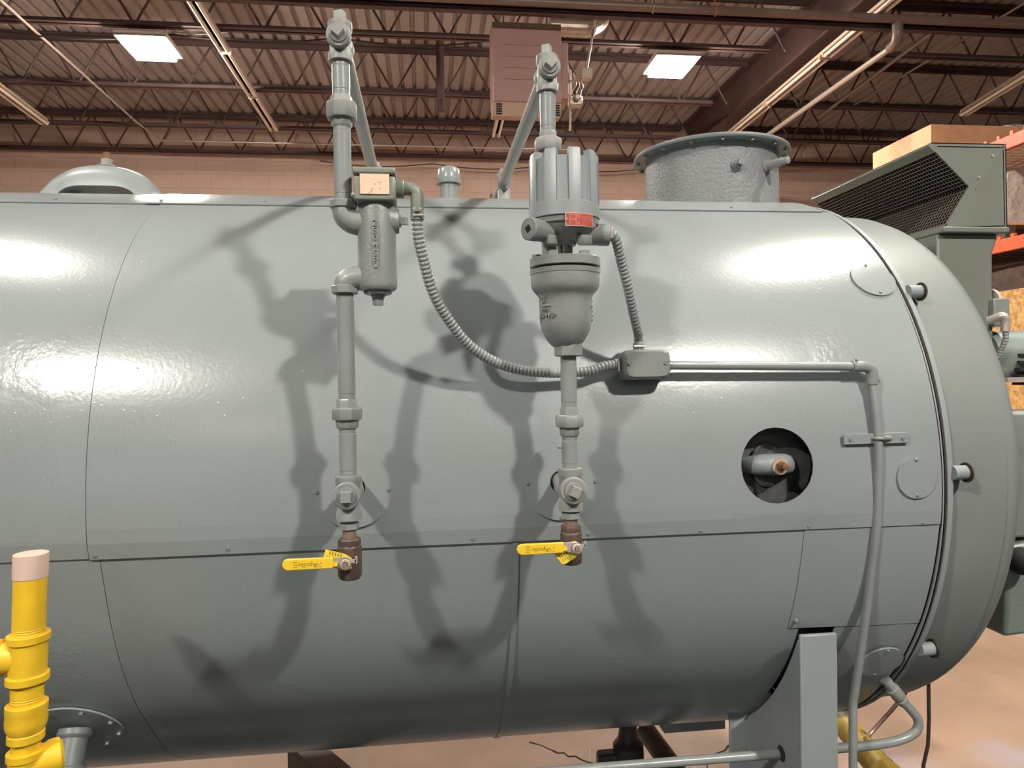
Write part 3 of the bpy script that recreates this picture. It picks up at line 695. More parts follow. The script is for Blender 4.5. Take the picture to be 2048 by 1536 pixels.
def tee(s, name, y0, y1, wc, wb, yfront, m, ch=17, front=.036, back=None, rf=None, rotp=0., top_plug=False, backr=None):
    """vertical run with collars, one outlet to the viewer (plugged), one away"""
    z0, z1 = s.z(y1), s.z(y0); rc, rb = s.r(wc), s.r(wb); h = s.r(ch)*2
    zc = atY(s.px, yfront, s.Y-front).z; rf = rf or rc*1.02; mb = MB()
    mb.lathe((s.X, s.Y, z0), (0, 0, 1), [(0, rc*.9), (.001, rc), (h, rc*1.01), (h+.004, rb), (z1-z0-h-.004, rb), (z1-z0-h, rc*1.01), (z1-z0-.001, rc), (z1-z0, rc*.9)], 32)
    mb.lathe((s.X, s.Y, zc), (0, -1, 0), [(0, rb*.95), (front-h, rb*.98), (front-h+.003, rf), (front-.002, rf), (front, rf*.93), (front, rf*.72), (front-.004, rf*.7)], 32)
    if back: mb.lathe((s.X, s.Y, zc), (0, 1, 0), [(0, rb*.95), (back-h, rb*.98), (back-h+.003, rf), (back, rf)], 32)
    o = mb.build(name, m, s.P)
    square_plug((s.X, s.Y-front+.001, zc), (0, -1, 0), rf*.70, rf*.78, .016, rotp, o, m)
    if top_plug: square_plug((s.X, s.Y, z1-.001), (0, 0, 1), rc*.72, rc*.78, .019, .3, o, m)
    return o, zc

lw_ = thing('float_level_control', 'grey pipe column with boxy switch head and cast float body on the boiler side', 'level control', (-.149, -.93, 1.2))
C = Colm(692, -.93, lw_)
o, zc1 = tee(C, 'cross_fitting', 46, 126, 47, 42, 68, M_GALV, front=.034, back=.034, rotp=.1, top_plug=True)
C.pipe(124, 194, 35)
C.union(193, 208, 238, 256, 43, 61, 42, M_GALV)
C.pipe(253, 402, 34.5, M_PIPE)
MB().cyl((C.X, C.Y+.02, zc1), (C.X, -.02, zc1), .0163, n=24).build('return_pipe', M_PIPE, lw_)
m = MB(); m.lathe((C.X, 0, 2.08), (0, 0, 1), [(0, .0167), (.085, .0167), (.086, .022), (.10, .022), (.104, .0195), (zc1-2.08+.02, .0195), (zc1-2.08+.022, .022), (zc1-2.08+.036, .022), (zc1-2.08+.037, .015), (zc1-2.08+.05, .012)], 24)
m.lathe((C.X, -.04, zc1), (0, 1, 0), [(0, .022), (.014, .022), (.02, .0195), (.04, .0195)], 24); m.build('shell_tee', M_GALV, lw_)
# float body with side elbows
bx = atY(754, 480, -.93).x; d0 = dep(V((bx, -.93, 1.85))); rB = 38.5*d0/F; zB = lambda py: atY(754, py, -.93).z
fb = MB().lathe((bx, -.93, zB(582)), (0, 0, 1), [(0, rB*.5), (.0, rB*.86), (.004, rB*.97), (.010, rB*1.0), (zB(560)-zB(582), rB), (zB(470)-zB(582), rB*.985), (zB(425)-zB(582), rB*.96), (zB(408)-zB(582), rB*.9), (zB(402)-zB(582), rB*.9)], 40).build('float_body', M_CAST, lw_)
for yb_, sgn in ((447, 1), (556, -1)):
    zc = zB(yb_); ze = C.z(410 if sgn > 0 else 580); k = (ze-zc)
    pts = spline([(C.X, -.93, ze), (C.X+.002, -.93, zc+k*.45), (C.X+.014, -.93, zc+k*.12), (C.X+.03, -.93, zc), (bx-.01, -.93, zc)], 24)
    MB().tube(pts, [.0205+.004*(i/(len(pts)-1)) for i in range(len(pts))], 24).build('side_elbow', M_CAST, fb)
    MB().lathe((C.X, -.93, ze-.008), (0, 0, 1), [(0, .0225), (.002, .0255), (.014, .0255), (.016, .0225)], 8, .39).build('elbow_collar', M_CAST, fb)
zf = zB(404)
hw_ = 43*d0/F
MB().box((bx-.003, -.93, zf+.003), (hw_*2.02, .084, .012)).build('head_flange', M_CAST, fb, bevel=.006)
m = MB(); m.lathe((bx, -.93, zB(590)), (0, 0, 1), [(0, .022), (.002, .026), (.01, .026), (.012, .024)], 8, .2); m.build('drain_collar', M_CAST, fb)
square_plug((bx, -.93, zB(590)), (0, 0, -1), .0135, .0155, .017, .2, fb, M_CAST, 'drain_plug')
pz = zB(442); m = MB(); m.lathe((bx+rB*.7, -.93, pz), (1, 0, 0), [(0, .026), (rB*.35, .0235), (rB*.45, .0225), (rB*.46, .018)], 28); m.build('side_boss', M_CAST, fb)
square_plug((bx+rB*1.15, -.93, pz), (1, 0, 0), .0115, .0125, .014, .785, fb, M_CAST, 'side_plug')
tp = MB(); tz0, tz1 = zB(541), zB(443); n = 16
ang = [-.16, .16]
cx_ = lambda a, rr: (bx + rr*math.sin(a), -.93 - rr*math.cos(a))
pa = -.02
m = MB(); rs = []
for k in range(13):
    z = tz0+(tz1-tz0)*k/12; wa = .16*{0: .5, 1: .93, 11: .93, 12: .5}.get(k, 1.); rs.append([V((*cx_(pa+wa*s_, rB*q), z)) for s_, q in ((-1.15, .98), (-1, 1.05), (-.5, 1.058), (.5, 1.058), (1, 1.05), (1.15, .98))])
m.rings(rs).build('letter_pad', M_CAST, fb)
pad = bpy.data.objects['letter_pad']
for k, ch in enumerate('250WSP'):
    z = zB(455+k*14.6); P = V((*cx_(pa, rB*1.062), z)); lettering(ch, .0165 if ch != 'W' else .0125, .002, P, (math.cos(pa), math.sin(pa), 0), (math.sin(pa), -math.cos(pa), 0), M_CAST, pad)
# switch box
A, B = atY(706, 338, -.972), atY(791, 401, -.972); bxc = (A.x+B.x)/2; bw = B.x-A.x
sb = MB().box((bxc, -.93, (A.z*.8+B.z*1.2)/2-.0), (bw, .084, (A.z-B.z)*.80)).build('switch_box', M_BOXG, lw_, bevel=.004)
MB().box((bxc, -.93, A.z-.002), (bw*1.03, .09, .013)).build('box_lid', M_BOXG, sb, bevel=.004)
MB().lathe((bxc+.012, -.93, A.z+.004), (0, 0, 1), [(0, .004), (.004, .0035)], 10).build('lid_screw', M_SCREW, sb)
A2, B2 = atY(719, 347, -.9735), atY(779, 389, -.9735); pl = MB().box(((A2.x+B2.x)/2, -.973, (A2.z+B2.z)/2), (B2.x-A2.x, .003, A2.z-B2.z)).build('blank_plate', M_CREAM, sb, 'blank cream plate on the switch box', bevel=.001)
for px, py, l in ((742, 383, .003), (738, 387, .003), (744, 378, .004), (750, 368, .003), (757, 364, .002), (761, 365, .002), (760, 377, .002), (734, 389, .0015)):
    P = atY(px, py, -.975); MB().box(P, (.0008, .0006, l)).build('scuff_mark', M_INK, pl)
hz = atY(800, 378, -.93).z; hx_ = atY(791, 378, -.93).x
MB().lathe((hx_-.002, -.93, hz), (1, 0, 0), [(0, .017), (.002, .0175), (.016, .0175), (.018, .016)], 24).build('hub', M_BOXG, sb)
ec = MB(); ex = atY(834, 400, -.93).x
ec.lathe((hx_+.015, -.93, hz), (1, 0, 0), [(0, .0125), (.002, .012), (.004, .013), (.006, .012), (.02, .012)], 20)
ec.tube(spline([(hx_+.018, -.93, hz), (ex-.012, -.93, hz), (ex-.002, -.93, hz-.006), (ex, -.93, hz-.018), (ex, -.93, hz-.046)], 20), .0125, 18)
ec.box((ex, -.944, hz-.034), (.012, .006, .022)); eco = ec.build('conduit_elbow', M_BOXG, sb)
for s_ in (-.006, .006): MB().lathe((ex+s_, -.945, hz-.04), (0, -1, 0), [(0, .0028), (.003, .0025)], 8).build('elbow_screw', M_STEEL, eco)
EX1 = V((ex, -.93, hz-.046))
# lower run
C.pipe(585, 800, 34.8)
C.union(798, 816, 838, 857, 42, 60, 45, M_PIPE)
C.pipe(855, 953, 34.5)
o, zc2 = tee(C, 'tee_fitting', 951, 1040, 51, 46, 993, M_PIPE, front=.036, back=.036, rotp=.785, rf=.0255)
MB().cyl((C.X, C.Y+.02, zc2), (C.X, -.78, zc2), .0163, n=24).build('shell_nipple', M_PIPE, lw_)
def valve(s, y0, ytop, ymid, ybot, wh, wbdy, handle_px, pivot, tagpts, upname):
    P = s.P
    s.lat('reducing_bushing', [(y0+18, 38), (y0+17, 42), (y0+6, 42), (y0+5, 34), (y0-4, 34)], M_PIPE, n=6, rot=.3)
    s.lat('nipple', [(ytop+4, 27.5), (y0+12, 27.5)], M_BRASSN, n=20)
    v = s.lat('ball_valve', [(ybot, wbdy*.72), (ybot-2, wbdy*.9), (ybot-8, wbdy*1.0), (ybot-14, wbdy*1.02), (ymid+6, wbdy*1.02), (ymid+2, wbdy*.98), (ymid, wbdy*.9)], M_BRONZE, n=10, rot=.1, bevel=.0008)
    s.lat('valve_end', [(ymid+3, wh*1.0), (ymid, wh*1.04), (ytop+3, wh*1.04), (ytop, wh*.93)], M_BRONZE, v, n=8, rot=.2)
    yv = s.Y - .033; px, py = pivot; pv = atY(px, py, yv)
    MB().cyl((pv.x, s.Y-.015, pv.z), (pv.x, yv-.012, pv.z), .011, n=16).build('stem_boss', M_BRONZE, v)
    MB().cyl((pv.x, yv-.005, pv.z), (pv.x, yv-.022, pv.z), .0042, n=12).build('stem', M_BRASSN, v)
    x0, x1, ya, yb = handle_px; yl = yv-.013
    def hp(x, y): return atY(x, y, yl)
    c4 = [hp(x0, ya), hp(x1, ya-4), hp(x1, yb-3), hp(x0, yb+1)]
    pts = []
    rad = 9
    for (x, y) in ((x0+rad, yb+1), (x0+2.5, yb-3), (x0, yb-9), (x0, ya+9), (x0+2.5, ya+3), (x0+rad, ya), (x1, ya-4), (x1, yb-4)): pts.append(hp(x, y))
    h = MB().prism(pts, (0, .007, 0)).build('lever_handle', M_YEL, v, bevel=.0016)
    pts = [hp(x1-6, ya-1), hp(x1+2, ya-2), hp(px-4, ya-4), hp(px+6, ya-2), hp(px+10, py), hp(px+6, yb-2), hp(px-6, yb-2), hp(x1+1, yb-7), hp(x1-6, yb-6)]
    MB().prism([p+V((0, .0045, 0)) for p in pts], (0, .003, 0)).build('steel_bracket', M_STEEL, h, bevel=.0006)
    mb = MB(); mb.lathe((pv.x, yl+.005, pv.z), (0, -1, 0), [(0, .0105), (.004, .0105), (.006, .0085), (.006, .0052), (.002, .005)], 24); mb.build('lever_nut', M_STEEL, h)
    e = hp(px+9, py-3); mb = MB(); mb.box(e+V((.004, .003, .0)), (.012, .004, .006)); mb.box(e+V((.010, .003, .002)), (.004, .004, .013)); mb.build('stop_tab', M_STEEL, h)
    MB().lathe(hp((x1+px)/2-9, py+3), (0, -1, 0), [(-.006, .0042), (-.001, .0042)], 12).build('lock_hole', M_YEL, h)
    # print, read from above (upside down here)
    cx_2 = x0+(x1-x0)*.50; cy = (ya+yb)/2
    lettering('Apollo', .0125, .0002, hp(cx_2, cy)+V((0, -.0002, 0)), (-1, 0, .02), (0, -1, 0), M_BROWNINK, h)
    for k in range(3): MB().box(hp(cx_2-25, cy-5+k*5)+V((0, -.0001, 0)), (.0085, .0006, .0011)).build('print_line', M_BROWNINK, h)
    for k in range(2): MB().box(hp(cx_2+26, cy-4+k*7)+V((0, -.0001, 0)), (.004, .0006, .0011)).build('print_line', M_BROWNINK, h)
    lettering('C', .009, .0002, hp(cx_2+19, cy)+V((0, -.0002, 0)), (-1, 0, .02), (0, -1, 0), M_BROWNINK, h)
    tg_ = MB().prism([atY(a, b, yl+.010) for a, b in tagpts], (0, .0012, 0)).build('paper_tag', M_TAG, v)
    return v, tg_, yl
v, tg_, yl = valve(C, 1040, 1076, 1089, 1158, 44, 47, (564, 667, 1119, 1141), (692, 1126), [(651, 1099), (690, 1108), (703, 1116), (708, 1126), (704, 1136), (694, 1141), (684, 1140), (668, 1136), (646, 1118)], 'l')
for k in range(5): MB().box(atY(660+k*5.5, 1106+k*1.3, yl+.0098), (.0022, .0006, .006), Matrix.Rotation(.25, 3, 'Y')).build('print_line', M_BROWNINK, tg_)
for k in range(4): MB().box(atY(654+k*4.5, 1112+k*1.0, yl+.0098), (.0012, .0006, .0035), Matrix.Rotation(.25, 3, 'Y')).build('print_line', M_BROWNINK, tg_)

# ================================================================== PIPE COLUMN WITH PROBE CONTROL (right)
rw = thing('probe_level_control', 'grey pipe column with finned round probe head and red nameplate', 'level control', (.28, -.92, 1.2))
U = Colm(1096, -.86, rw); U.X = .254
o, zc3 = tee(U, 'cross_fitting', 112, 186, 43, 39, 131, M_GALV, front=.034, back=.034, rotp=.06, top_plug=True)
U.pipe(183, 266, 31.6)
U.union(264, 279, 302, 330, 37, 54, 36, M_GALV)
D = Colm(1136, -.92, rw); D.X = .2775
zfl = D.z(527)
MB().cyl((U.X, U.Y, zfl), (U.X, U.Y, U.z(318)), .0163, n=24).build('drop_pipe', M_PIPE, rw)
MB().cyl((U.X, U.Y+.02, zc3), (U.X, -.02, zc3), .0163, n=24).build('return_pipe', M_PIPE, rw)
m = MB(); m.lathe((U.X+.005, 0, 2.08), (0, 0, 1), [(0, .0167), (.07, .0167), (.071, .022), (.086, .022), (.09, .0195), (zc3-2.08+.02, .0195), (zc3-2.08+.022, .022), (zc3-2.08+.036, .022), (zc3-2.08+.037, .015), (zc3-2.08+.05, .012)], 24)
m.lathe((U.X+.003, -.045, zc3), (0, 1, 0), [(0, .022), (.014, .022), (.02, .0195), (.04, .0195)], 24); m.build('shell_tee', M_GALV, rw)
MB().tube([(U.X, .0, zc3-.01), (U.X-.05, .22, zc3-.1)], .0163, 16).build('rear_branch', M_PIPE, rw)
# chamber
hx2 = atY(1130, 540, -.92).x; dd = dep(V((hx2, -.92, 1.8))); w2 = lambda px: px*dd/F/2; zz_ = lambda py: atY(1130, py, -.92).z
HXc = hx2
def lat2(name, prf, m_, parent, n=48, ang=35, rot=0.):
    z0 = zz_(prf[0][0]); return MB().lathe((HXc, -.92, z0), (0, 0, 1), [(zz_(y)-z0, w2(w_)) for y, w_ in prf], n, rot).build(name, m_, parent, ang=ang)
ch = lat2('probe_chamber', [(694, 50), (690, 60), (682, 74), (672, 86), (660, 97), (648, 102), (630, 104), (604, 105), (594, 107), (588, 116), (582, 128), (575, 135), (566, 137), (550, 137)], M_CAST, rw)
lat2('chamber_flange', [(551, 130), (550, 139), (541, 141), (540, 136)], M_CAST, ch)
lat2('flange_gap', [(542, 128), (533, 128)], M_GASKET, ch)
lat2('chamber_lid', [(536, 137), (535, 141), (519, 141), (518, 137)], M_CAST, ch)
D.lat('chamber_hex', [(713, 50), (711, 59), (688, 60), (684, 54)], M_CAST, ch, n=8, rot=.15)
for a in (-.6, .55, 1.7, 2.7, -1.7, -2.7):
    P = V((HXc + w2(112)*math.sin(a), -.92-w2(112)*math.cos(a), zz_(519))); MB().lathe(P, (0, 0, 1), [(0, .0105), (.009, .0105), (.010, .008)], 6, a).build('lid_bolt', M_PIPE, ch)
for txt, size, py, a0 in (('307', .0165, 592, -1.08), ('IPS', .009, 604, -1.08), ('BODY', .008, 620, -1.03), ('150 WSP', .0128, 631, -1.0)):
    rr = w2(104); z = zz_(py+3); P = V((HXc, -.92, z)); lettering(txt, size, .0018, P, (1, 0, 0), (0, -1, 0), M_CAST, ch, bend=((HXc, -.92, z), rr+.0008, a0))
for a0, sg in ((-1.0, -1), (1.25, 1)):
    z = zz_(614); pts = [V((HXc+(w2(104)+.001)*math.sin(a0+k*.07), -.92-(w2(104)+.001)*math.cos(a0+k*.07), z)) for k in range(-3, 4)]
    MB().tube(pts, .002, 8).build('cast_rib', M_CAST, ch)
for py in (592, 603, 622, 632, 641):
    z = zz_(py); P = V((HXc, -.92, z)); lettering('OK', .008, .0012, P, (1, 0, 0), (0, -1, 0), M_CAST, ch, bend=((HXc, -.92, z), w2(104)+.0006, 1.38))
# stem and head
lat2('probe_stem', [(519, 38), (514, 38), (513, 34), (488, 34)], M_CHROME, ch, n=24)
lat2('stem_collar', [(520, 60), (516, 66), (513, 40)], M_CAST, ch, n=8)
hd = lat2('head_base', [(492, 44), (484, 50), (478, 78), (470, 108), (462, 122), (456, 126), (454, 136), (446, 138), (445, 139)], M_CAST, rw)
lat2('stem_bush', [(494, 30), (493, 36), (482, 36)], M_CAST, hd, n=6)
# finned cover
hcv = MB(); rs = []; NF = 18; z0 = zz_(443); zb = zz_(416); zr = zz_(328); zcst = zz_(315)
hcv.lathe((HXc, -.92, z0), (0, 0, 1), [(0, w2(137)), (.001, w2(141)), (zb-z0, w2(140.5)), (zb-z0+.002, w2(134)), (zr-z0, w2(130)), (zr-z0+.001, w2(112)), (zr-z0-.006, w2(100)), (zr-z0-.006, .001)], 72, cap=(True, False))
hco = hcv.build('head_cover', M_PAINT, rw)
for k in range(NF):
    if k % 2: continue
    a = 2*math.pi*(k+.35)/NF; wd = .105 if False else .17; pts = []
    for q in range(6):
        aa = a-wd+2*wd*q/5; pts.append((aa, w2(140.5)))
    ring0 = [V((HXc+rr*math.sin(aa), -.92-rr*math.cos(aa), zb-.004)) for aa, rr in pts] + [V((HXc+w2(106)*math.sin(aa), -.92-w2(106)*math.cos(aa), zb-.004)) for aa, rr in reversed(pts)]
    f1 = .985; ring1 = [V((HXc+(p.x-HXc)*f1, -.92+(p.y+.92)*f1, zcst-.004)) for p in ring0]
    f2 = .955; ring2 = [V((HXc+(p.x-HXc)*f2, -.92+(p.y+.92)*f2, zcst+.001)) for p in ring0]
    MB().rings([ring0, ring1, ring2]).build('cooling_fin', M_PAINT, hco, ang=40)
# conduit hubs
zh = zz_(470)
def hub(sgn, a, ln, parent):
    d = V((sgn*math.cos(a), -math.sin(a), 0)); c = V((HXc, -.92, zh)); mb = MB()
    mb.lathe(c+d*.03, d, [(0, .0205), (ln-.052, .0205), (ln-.05, .0215), (ln-.032, .0215), (ln-.03, .0195)], 28); return mb.build('conduit_hub', M_CAST, parent), c+d*ln, d
h1, p1, d1 = hub(-1, .62, .098, hd)
MB().lathe(p1-d1*.001, d1, [(0, .0155), (.001, .0155), (.0012, .0148)], 24).build('hub_plug', M_PIPE, h1)
MB().lathe(p1+d1*.0004, d1, [(0, .0085), (.0006, .0084)], 4, .5).build('plug_socket', M_DARK, h1)
h2, p2, d2 = hub(1, .05, .088, hd)
for a in (-.75, .62):
    c = V((HXc+.052*math.sin(a), -.92-.052*math.cos(a), zh-.026)); MB().lathe(c, (0, 0, 1), [(0, .0125), (.002, .014), (.016, .0145)], 20).build('mounting_foot', M_CAST, hd)
for a in (-.95, .85):
    c = V((HXc+.06*math.sin(a), -.92-.06*math.cos(a), zz_(457))); MB().box(c, (.014, .012, .014), Matrix.Rotation(a, 3, 'Z')).build('lug', M_CAST, hd, bevel=.002)
# nameplate, curved
rr = w2(140)+.0005; a0, a1 = math.asin((atY(1129, 452, -.98).x-HXc)/rr), math.asin(min(.98, (atY(1186, 452, -.98).x-HXc)/rr)); zt4, zb4 = zz_(441), zz_(466.5)
def cpatch(aa, ab, za, zb_, rr, th, name, m_, parent):
    rs = [[V((HXc+r_*math.sin(aa+(ab-aa)*k/12), -.92-r_*math.cos(aa+(ab-aa)*k/12), z)) for r_, z in ((rr, za), (rr, zb_), (rr+th, zb_), (rr+th, za))] for k in range(13)]
    return MB().rings(rs).build(name, m_, parent, ang=40)
npl = cpatch(a0, a1, zb4, zt4, rr, .0016, 'nameplate', M_WASHER, hd); npl['label'] = 'red nameplate with a pale rim'
ins = .025
cpatch(a0+ins, a1-ins, zb4+.0015, zt4-.0015, rr+.0013, .0008, 'red_field', M_RED, npl)
aw = a1-a0; zw = zt4-zb4
for fa, fb, fz0, fz1 in [(.13, .17, .08, .9), (.33, .36, .06, .9), (.18, .33, .42, .48), (.18, .33, .53, .58)] + [(.55, .95, .28+.11*k, .32+.11*k) for k in range(5)] + [(.1, .5, .82, .86), (.56, .75, .12, .2), (.4, .47, .15, .3), (.4, .45, .6, .8)]:
    cpatch(a0+aw*fa, a0+aw*fb, zb4+zw*fz0, zb4+zw*fz1, rr+.0018, .0005, 'print_line', M_PINK, npl)
for fa in (.06, .95): 
    a = a0+aw*fa; P = V((HXc+(rr+.002)*math.sin(a), -.92-(rr+.002)*math.cos(a), zb4+zw*.5)); MB().lathe(P, (math.sin(a), -math.cos(a), 0), [(0, .002), (.0015, .0014)], 10).build('rivet', M_STEEL, npl)
# lower run
D.pipe(711, 816, 32.3)
D.union(814, 831, 853, 872, 40, 56, 42, M_PIPE)
D.pipe(869, 938, 32)
o, zc4 = tee(D, 'tee_fitting', 936, 1021, 48, 44, 983, M_GALV, front=.036, back=.036, rotp=.35, rf=.0262)
MB().cyl((D.X, D.Y+.02, zc4), (D.X, -.78, zc4), .0163, n=24).build('shell_nipple', M_PIPE, rw)
v, tg_, yl = valve(D, 1019, 1050, 1062, 1128, 41, 45, (1034, 1128, 1089, 1110), (1152, 1095), [(1150, 1082), (1158, 1086), (1163, 1094), (1163, 1100), (1156, 1112), (1131, 1128), (1124, 1128), (1108, 1107), (1120, 1090)], 'r')
for k in range(6): MB().box(atY(1120+k*4.6, 1114-k*2.6, yl+.0098), (.0016, .0006, .0055), Matrix.Rotation(-.5, 3, 'Y')).build('print_line', M_BROWNINK, tg_)
for k in range(5): MB().box(atY(1126+k*4.2, 1121-k*2.6, yl+.0098), (.0012, .0006, .005), Matrix.Rotation(-.5, 3, 'Y')).build('print_line', M_BROWNINK, tg_)

# ================================================================== CONDUITS AND JUNCTION BOX
def flex(pts, r, label, parent_ends):
    P = resample(spline(pts, 120), .00205); rad = []
    for i in range(len(P)): rad.append(r*(.84, 1.0, 1.03, .97)[i % 4])
    t = thing('flexible_conduit', label, 'conduit', P[0], 'flexible conduits to the junction box')
    MB().tube(P, rad, 16).build('spiral_jacket', M_PIPE, t, ang=50)
    for e, q in ((P[0], P[4]), (P[-1], P[-5])):
        d = (q-e).normalized(); m = MB(); m.lathe(e-d*.004, d, [(0, r*1.05), (.001, r*1.18), (.016, r*1.18), (.017, r*1.05)], 20); so = m.build('clamp_connector', M_GALV, t)
        sd = d.cross(V((0, 1, 0))).normalized(); MB().cyl(e+d*.006+V((0, -r*1.3, 0))-sd*.008, e+d*.006+V((0, -r*1.3, 0))+sd*.014, .0022, n=8).build('clamp_screw', M_STEEL, so)
    return t
YJ = -.80
jl, jr = atY(1247, 730, YJ-.022), atY(1342, 730, YJ-.022); jt, jb = atY(1294, 699, YJ-.022), atY(1294, 757, YJ-.022)
jc = V(((jl.x+jr.x)/2, YJ, (jt.z+jb.z)/2)); jw, jh = jr.x-jl.x, jt.z-jb.z
t = thing('junction_box', 'small rounded grey junction box joining the conduits on the boiler side', 'junction box', jc)
MB().box(jc+V((0, .012, -.004)), (jw*.93, .05, jh*.95)).build('box_body', M_PAINT, t, bevel=.006)
m = MB(); rs = []
for y, f in ((.0, 1.0), (-.012, 1.0), (-.018, .985), (-.024, .86)):
    ring = []
    for k in range(32):
        a = 2*math.pi*k/32; c_, s_ = math.cos(a), math.sin(a); e = 6.
        ring.append(jc+V((jw/2*f*abs(c_)**(2/e)*(1 if c_ > 0 else -1), y, (jh/2-(1-f)*.03)*abs(s_)**(2/e)*(1 if s_ > 0 else -1))))
    rs.append(ring)
cv = m.rings(rs).build('box_cover', M_CAST, t)
for s_ in (-1, 1): MB().lathe(jc+V((s_*jw*.38, -.0238, .002)), (0, -1, 0), [(0, .0042), (.003, .004), (.003, .0025), (.002, .002)], 14).build('cover_screw', M_SCREW, cv)
tc_ = jc+V((-.012, .0, jh/2)); lc_ = jc+V((-jw/2, .008, -.0))
flex([EX1, EX1+V((.001, .002, -.04)), atY(847, 520, -.918), atY(866, 585, -.90), atY(897, 640, -.878), atY(940, 692, -.852), atY(995, 726, -.828), atY(1055, 742, -.812), atY(1115, 746, -.804), atY(1175, 743, -.80), lc_+V((-.035, -.004, -.003)), lc_], .0106, 'long flexible conduit drooping from the boxy switch head to the junction box', None)
flex([p2-d2*.004, p2+d2*.012+V((0, 0, -.006)), atY(1243, 525, -.90), atY(1256, 575, -.88), atY(1268, 630, -.85), atY(1276, 665, -.825), tc_+V((0, 0, .03)), tc_], .0102, 'short flexible conduit curving from the finned probe head down to the junction box', None)
# rigid conduit
XC = 1.0; zcv = jc.z-.003; YC = -.795
xe = atY(1722, 733, YC).x
t = thing('rigid_conduit', 'thin grey rigid conduit running along the boiler side and bending down to the floor', 'conduit', (jr.x, YC, zcv))
z1_ = atY(1724, 733, YC).z
MB().tube([(jr.x-.004, YC, zcv), (xe, YC, z1_)], .0098, 18).build('horizontal_run', M_PIPE, t)
MB().lathe((jr.x-.003, YC, zcv), (1, 0, 0), [(0, .013), (.01, .013), (.011, .011)], 12).build('box_connector', M_PIPE, t)
vp_ = [(1745, 765), (1752, 830), (1757, 900), (1757, 960), (1753, 1050), (1744, 1130), (1733, 1220), (1719, 1320), (1710, 1380), (1706, 1410), (1706, 1470), (1706, 1560), (1706, 1900)]
vx = atY(1744, 760, YC).x
VP = [atX(px, py, vx) for px, py in vp_]
VP[0].y = YC
e = MB(); e.tube(spline([(xe-.022, YC, z1_), (xe+.006, YC, z1_), (vx-.004, YC, z1_-.006), (vx, YC, z1_-.018), VP[0]+V((0, 0, -.004))], 24), .0128, 18); eo = e.build('pull_elbow', M_PIPE, t)
for P in (V((xe-.012, YC-.006, z1_+.013)), V((vx+.013, YC-.004, z1_-.03))): MB().lathe(P, (P-V((vx, YC, z1_-.01))).normalized(), [(0, .0028), (.005, .0028)], 8).build('set_screw', M_SCREW, eo)
MB().tube(spline(VP, 90), .0098, 18).build('vertical_run', M_PIPE, t)
ca, cb = atY(1684, 877, -.805), atY(1813, 876, -.805); cm = (ca+cb)/2
st = MB().box((cm.x, -.811, cm.z), (cb.x-ca.x, .005, .0235)).build('strap_plate', M_PAINT, t, bevel=.001)
vq = atX(1756, 876, vx)
MB().tube([V((vx+.0125*math.cos(a), vq.y-.0125*math.sin(a), vq.z)) for a in [math.pi*(k/10*1.1-.05) for k in range(11)]], .0035, 8).build('strap_loop', M_GALV, st)
MB().cyl((vx+.004, vq.y-.012, vq.z+.001), (vx+.03, vq.y+.002, vq.z-.001), .0055, n=12).build('strap_bolt', M_GALV, st)
for dx in (-.062, .062): MB().lathe((cm.x+dx, -.8135, cm.z), (0, -1, 0), [(0, .005), (.003, .0045)], 6).build('strap_screw', M_SCREW, st)

# ================================================================== YELLOW GAS PIPE
g = thing('gas_riser', 'bright yellow gas riser with tape over its open top', 'pipe', (-.93, -1.0, .8))
YG = -1.0
ga, gb = atY(62, 1110, YG), atY(50, 1536, YG); gd_ = (gb-ga).normalized(); kd = dep(ga)/F
def GL(y): return ga + (gb-ga)*((y-1110)/426)
def glat(name, prf, m_, parent, n=32, ang=35):
    o0 = GL(prf[0][0]); return MB().lathe(o0, gd_, [((GL(y)-o0).dot(gd_), w_*kd/2) for y, w_ in prf], n).build(name, m_, parent, ang=ang)
glat('riser_pipe', [(1140, 59), (1252, 59)] + [(1253+k*2.4, 59 if k % 2 else 57) for k in range(6)] + [(1268, 57)], M_YPIPE, g)
glat('tape_wrap', [(1106, 58), (1107, 62), (1140, 62.5), (1154, 61.5), (1155, 59)], M_TAPE, g)
def collar(y0, y1, wc, wb, band=14): return [(y0, wc*.93), (y0+1, wc), (y0+band, wc), (y0+band+3, wb), (y1-band-3, wb), (y1-band, wc), (y1-1, wc), (y1, wc*.93)]
t1 = glat('gas_tee', collar(1266, 1362, 77, 68), M_YPIPE, g)
gc = GL(1312); MB().lathe(gc, (-1, -.05, 0), [(0, .026), (.038, .026), (.04, .031), (.055, .031), (.056, .0245), (.2, .0245)], 28).build('side_branch', M_YPIPE, t1)
glat('gas_nipple', [(1358, 58), (1390, 58)] + [(1391+k*2.4, 58 if k % 2 else 56) for k in range(5)] + [(1408, 56)], M_YPIPE, g)
glat('gas_union', [(1404, 70), (1406, 75), (1420, 75), (1423, 73), (1440, 75), (1452, 72), (1462, 62), (1464, 66), (1478, 66), (1480, 60)], M_YPIPE, g)
glat('gas_nipple', [(1476, 51), (1506, 51)], M_YPIPE, g)
t2 = glat('gas_tee', collar(1500, 1610, 67, 60), M_YPIPE, g)
gc = GL(1528); MB().lathe(gc, (.85, .5, 0), [(0, .024), (.03, .026), (.036, .029), (.05, .029), (.055, .022)], 28).build('side_branch', M_YPIPE, t2)
glat('riser_pipe', [(1600, 58), (2050, 58)], M_YPIPE, g)

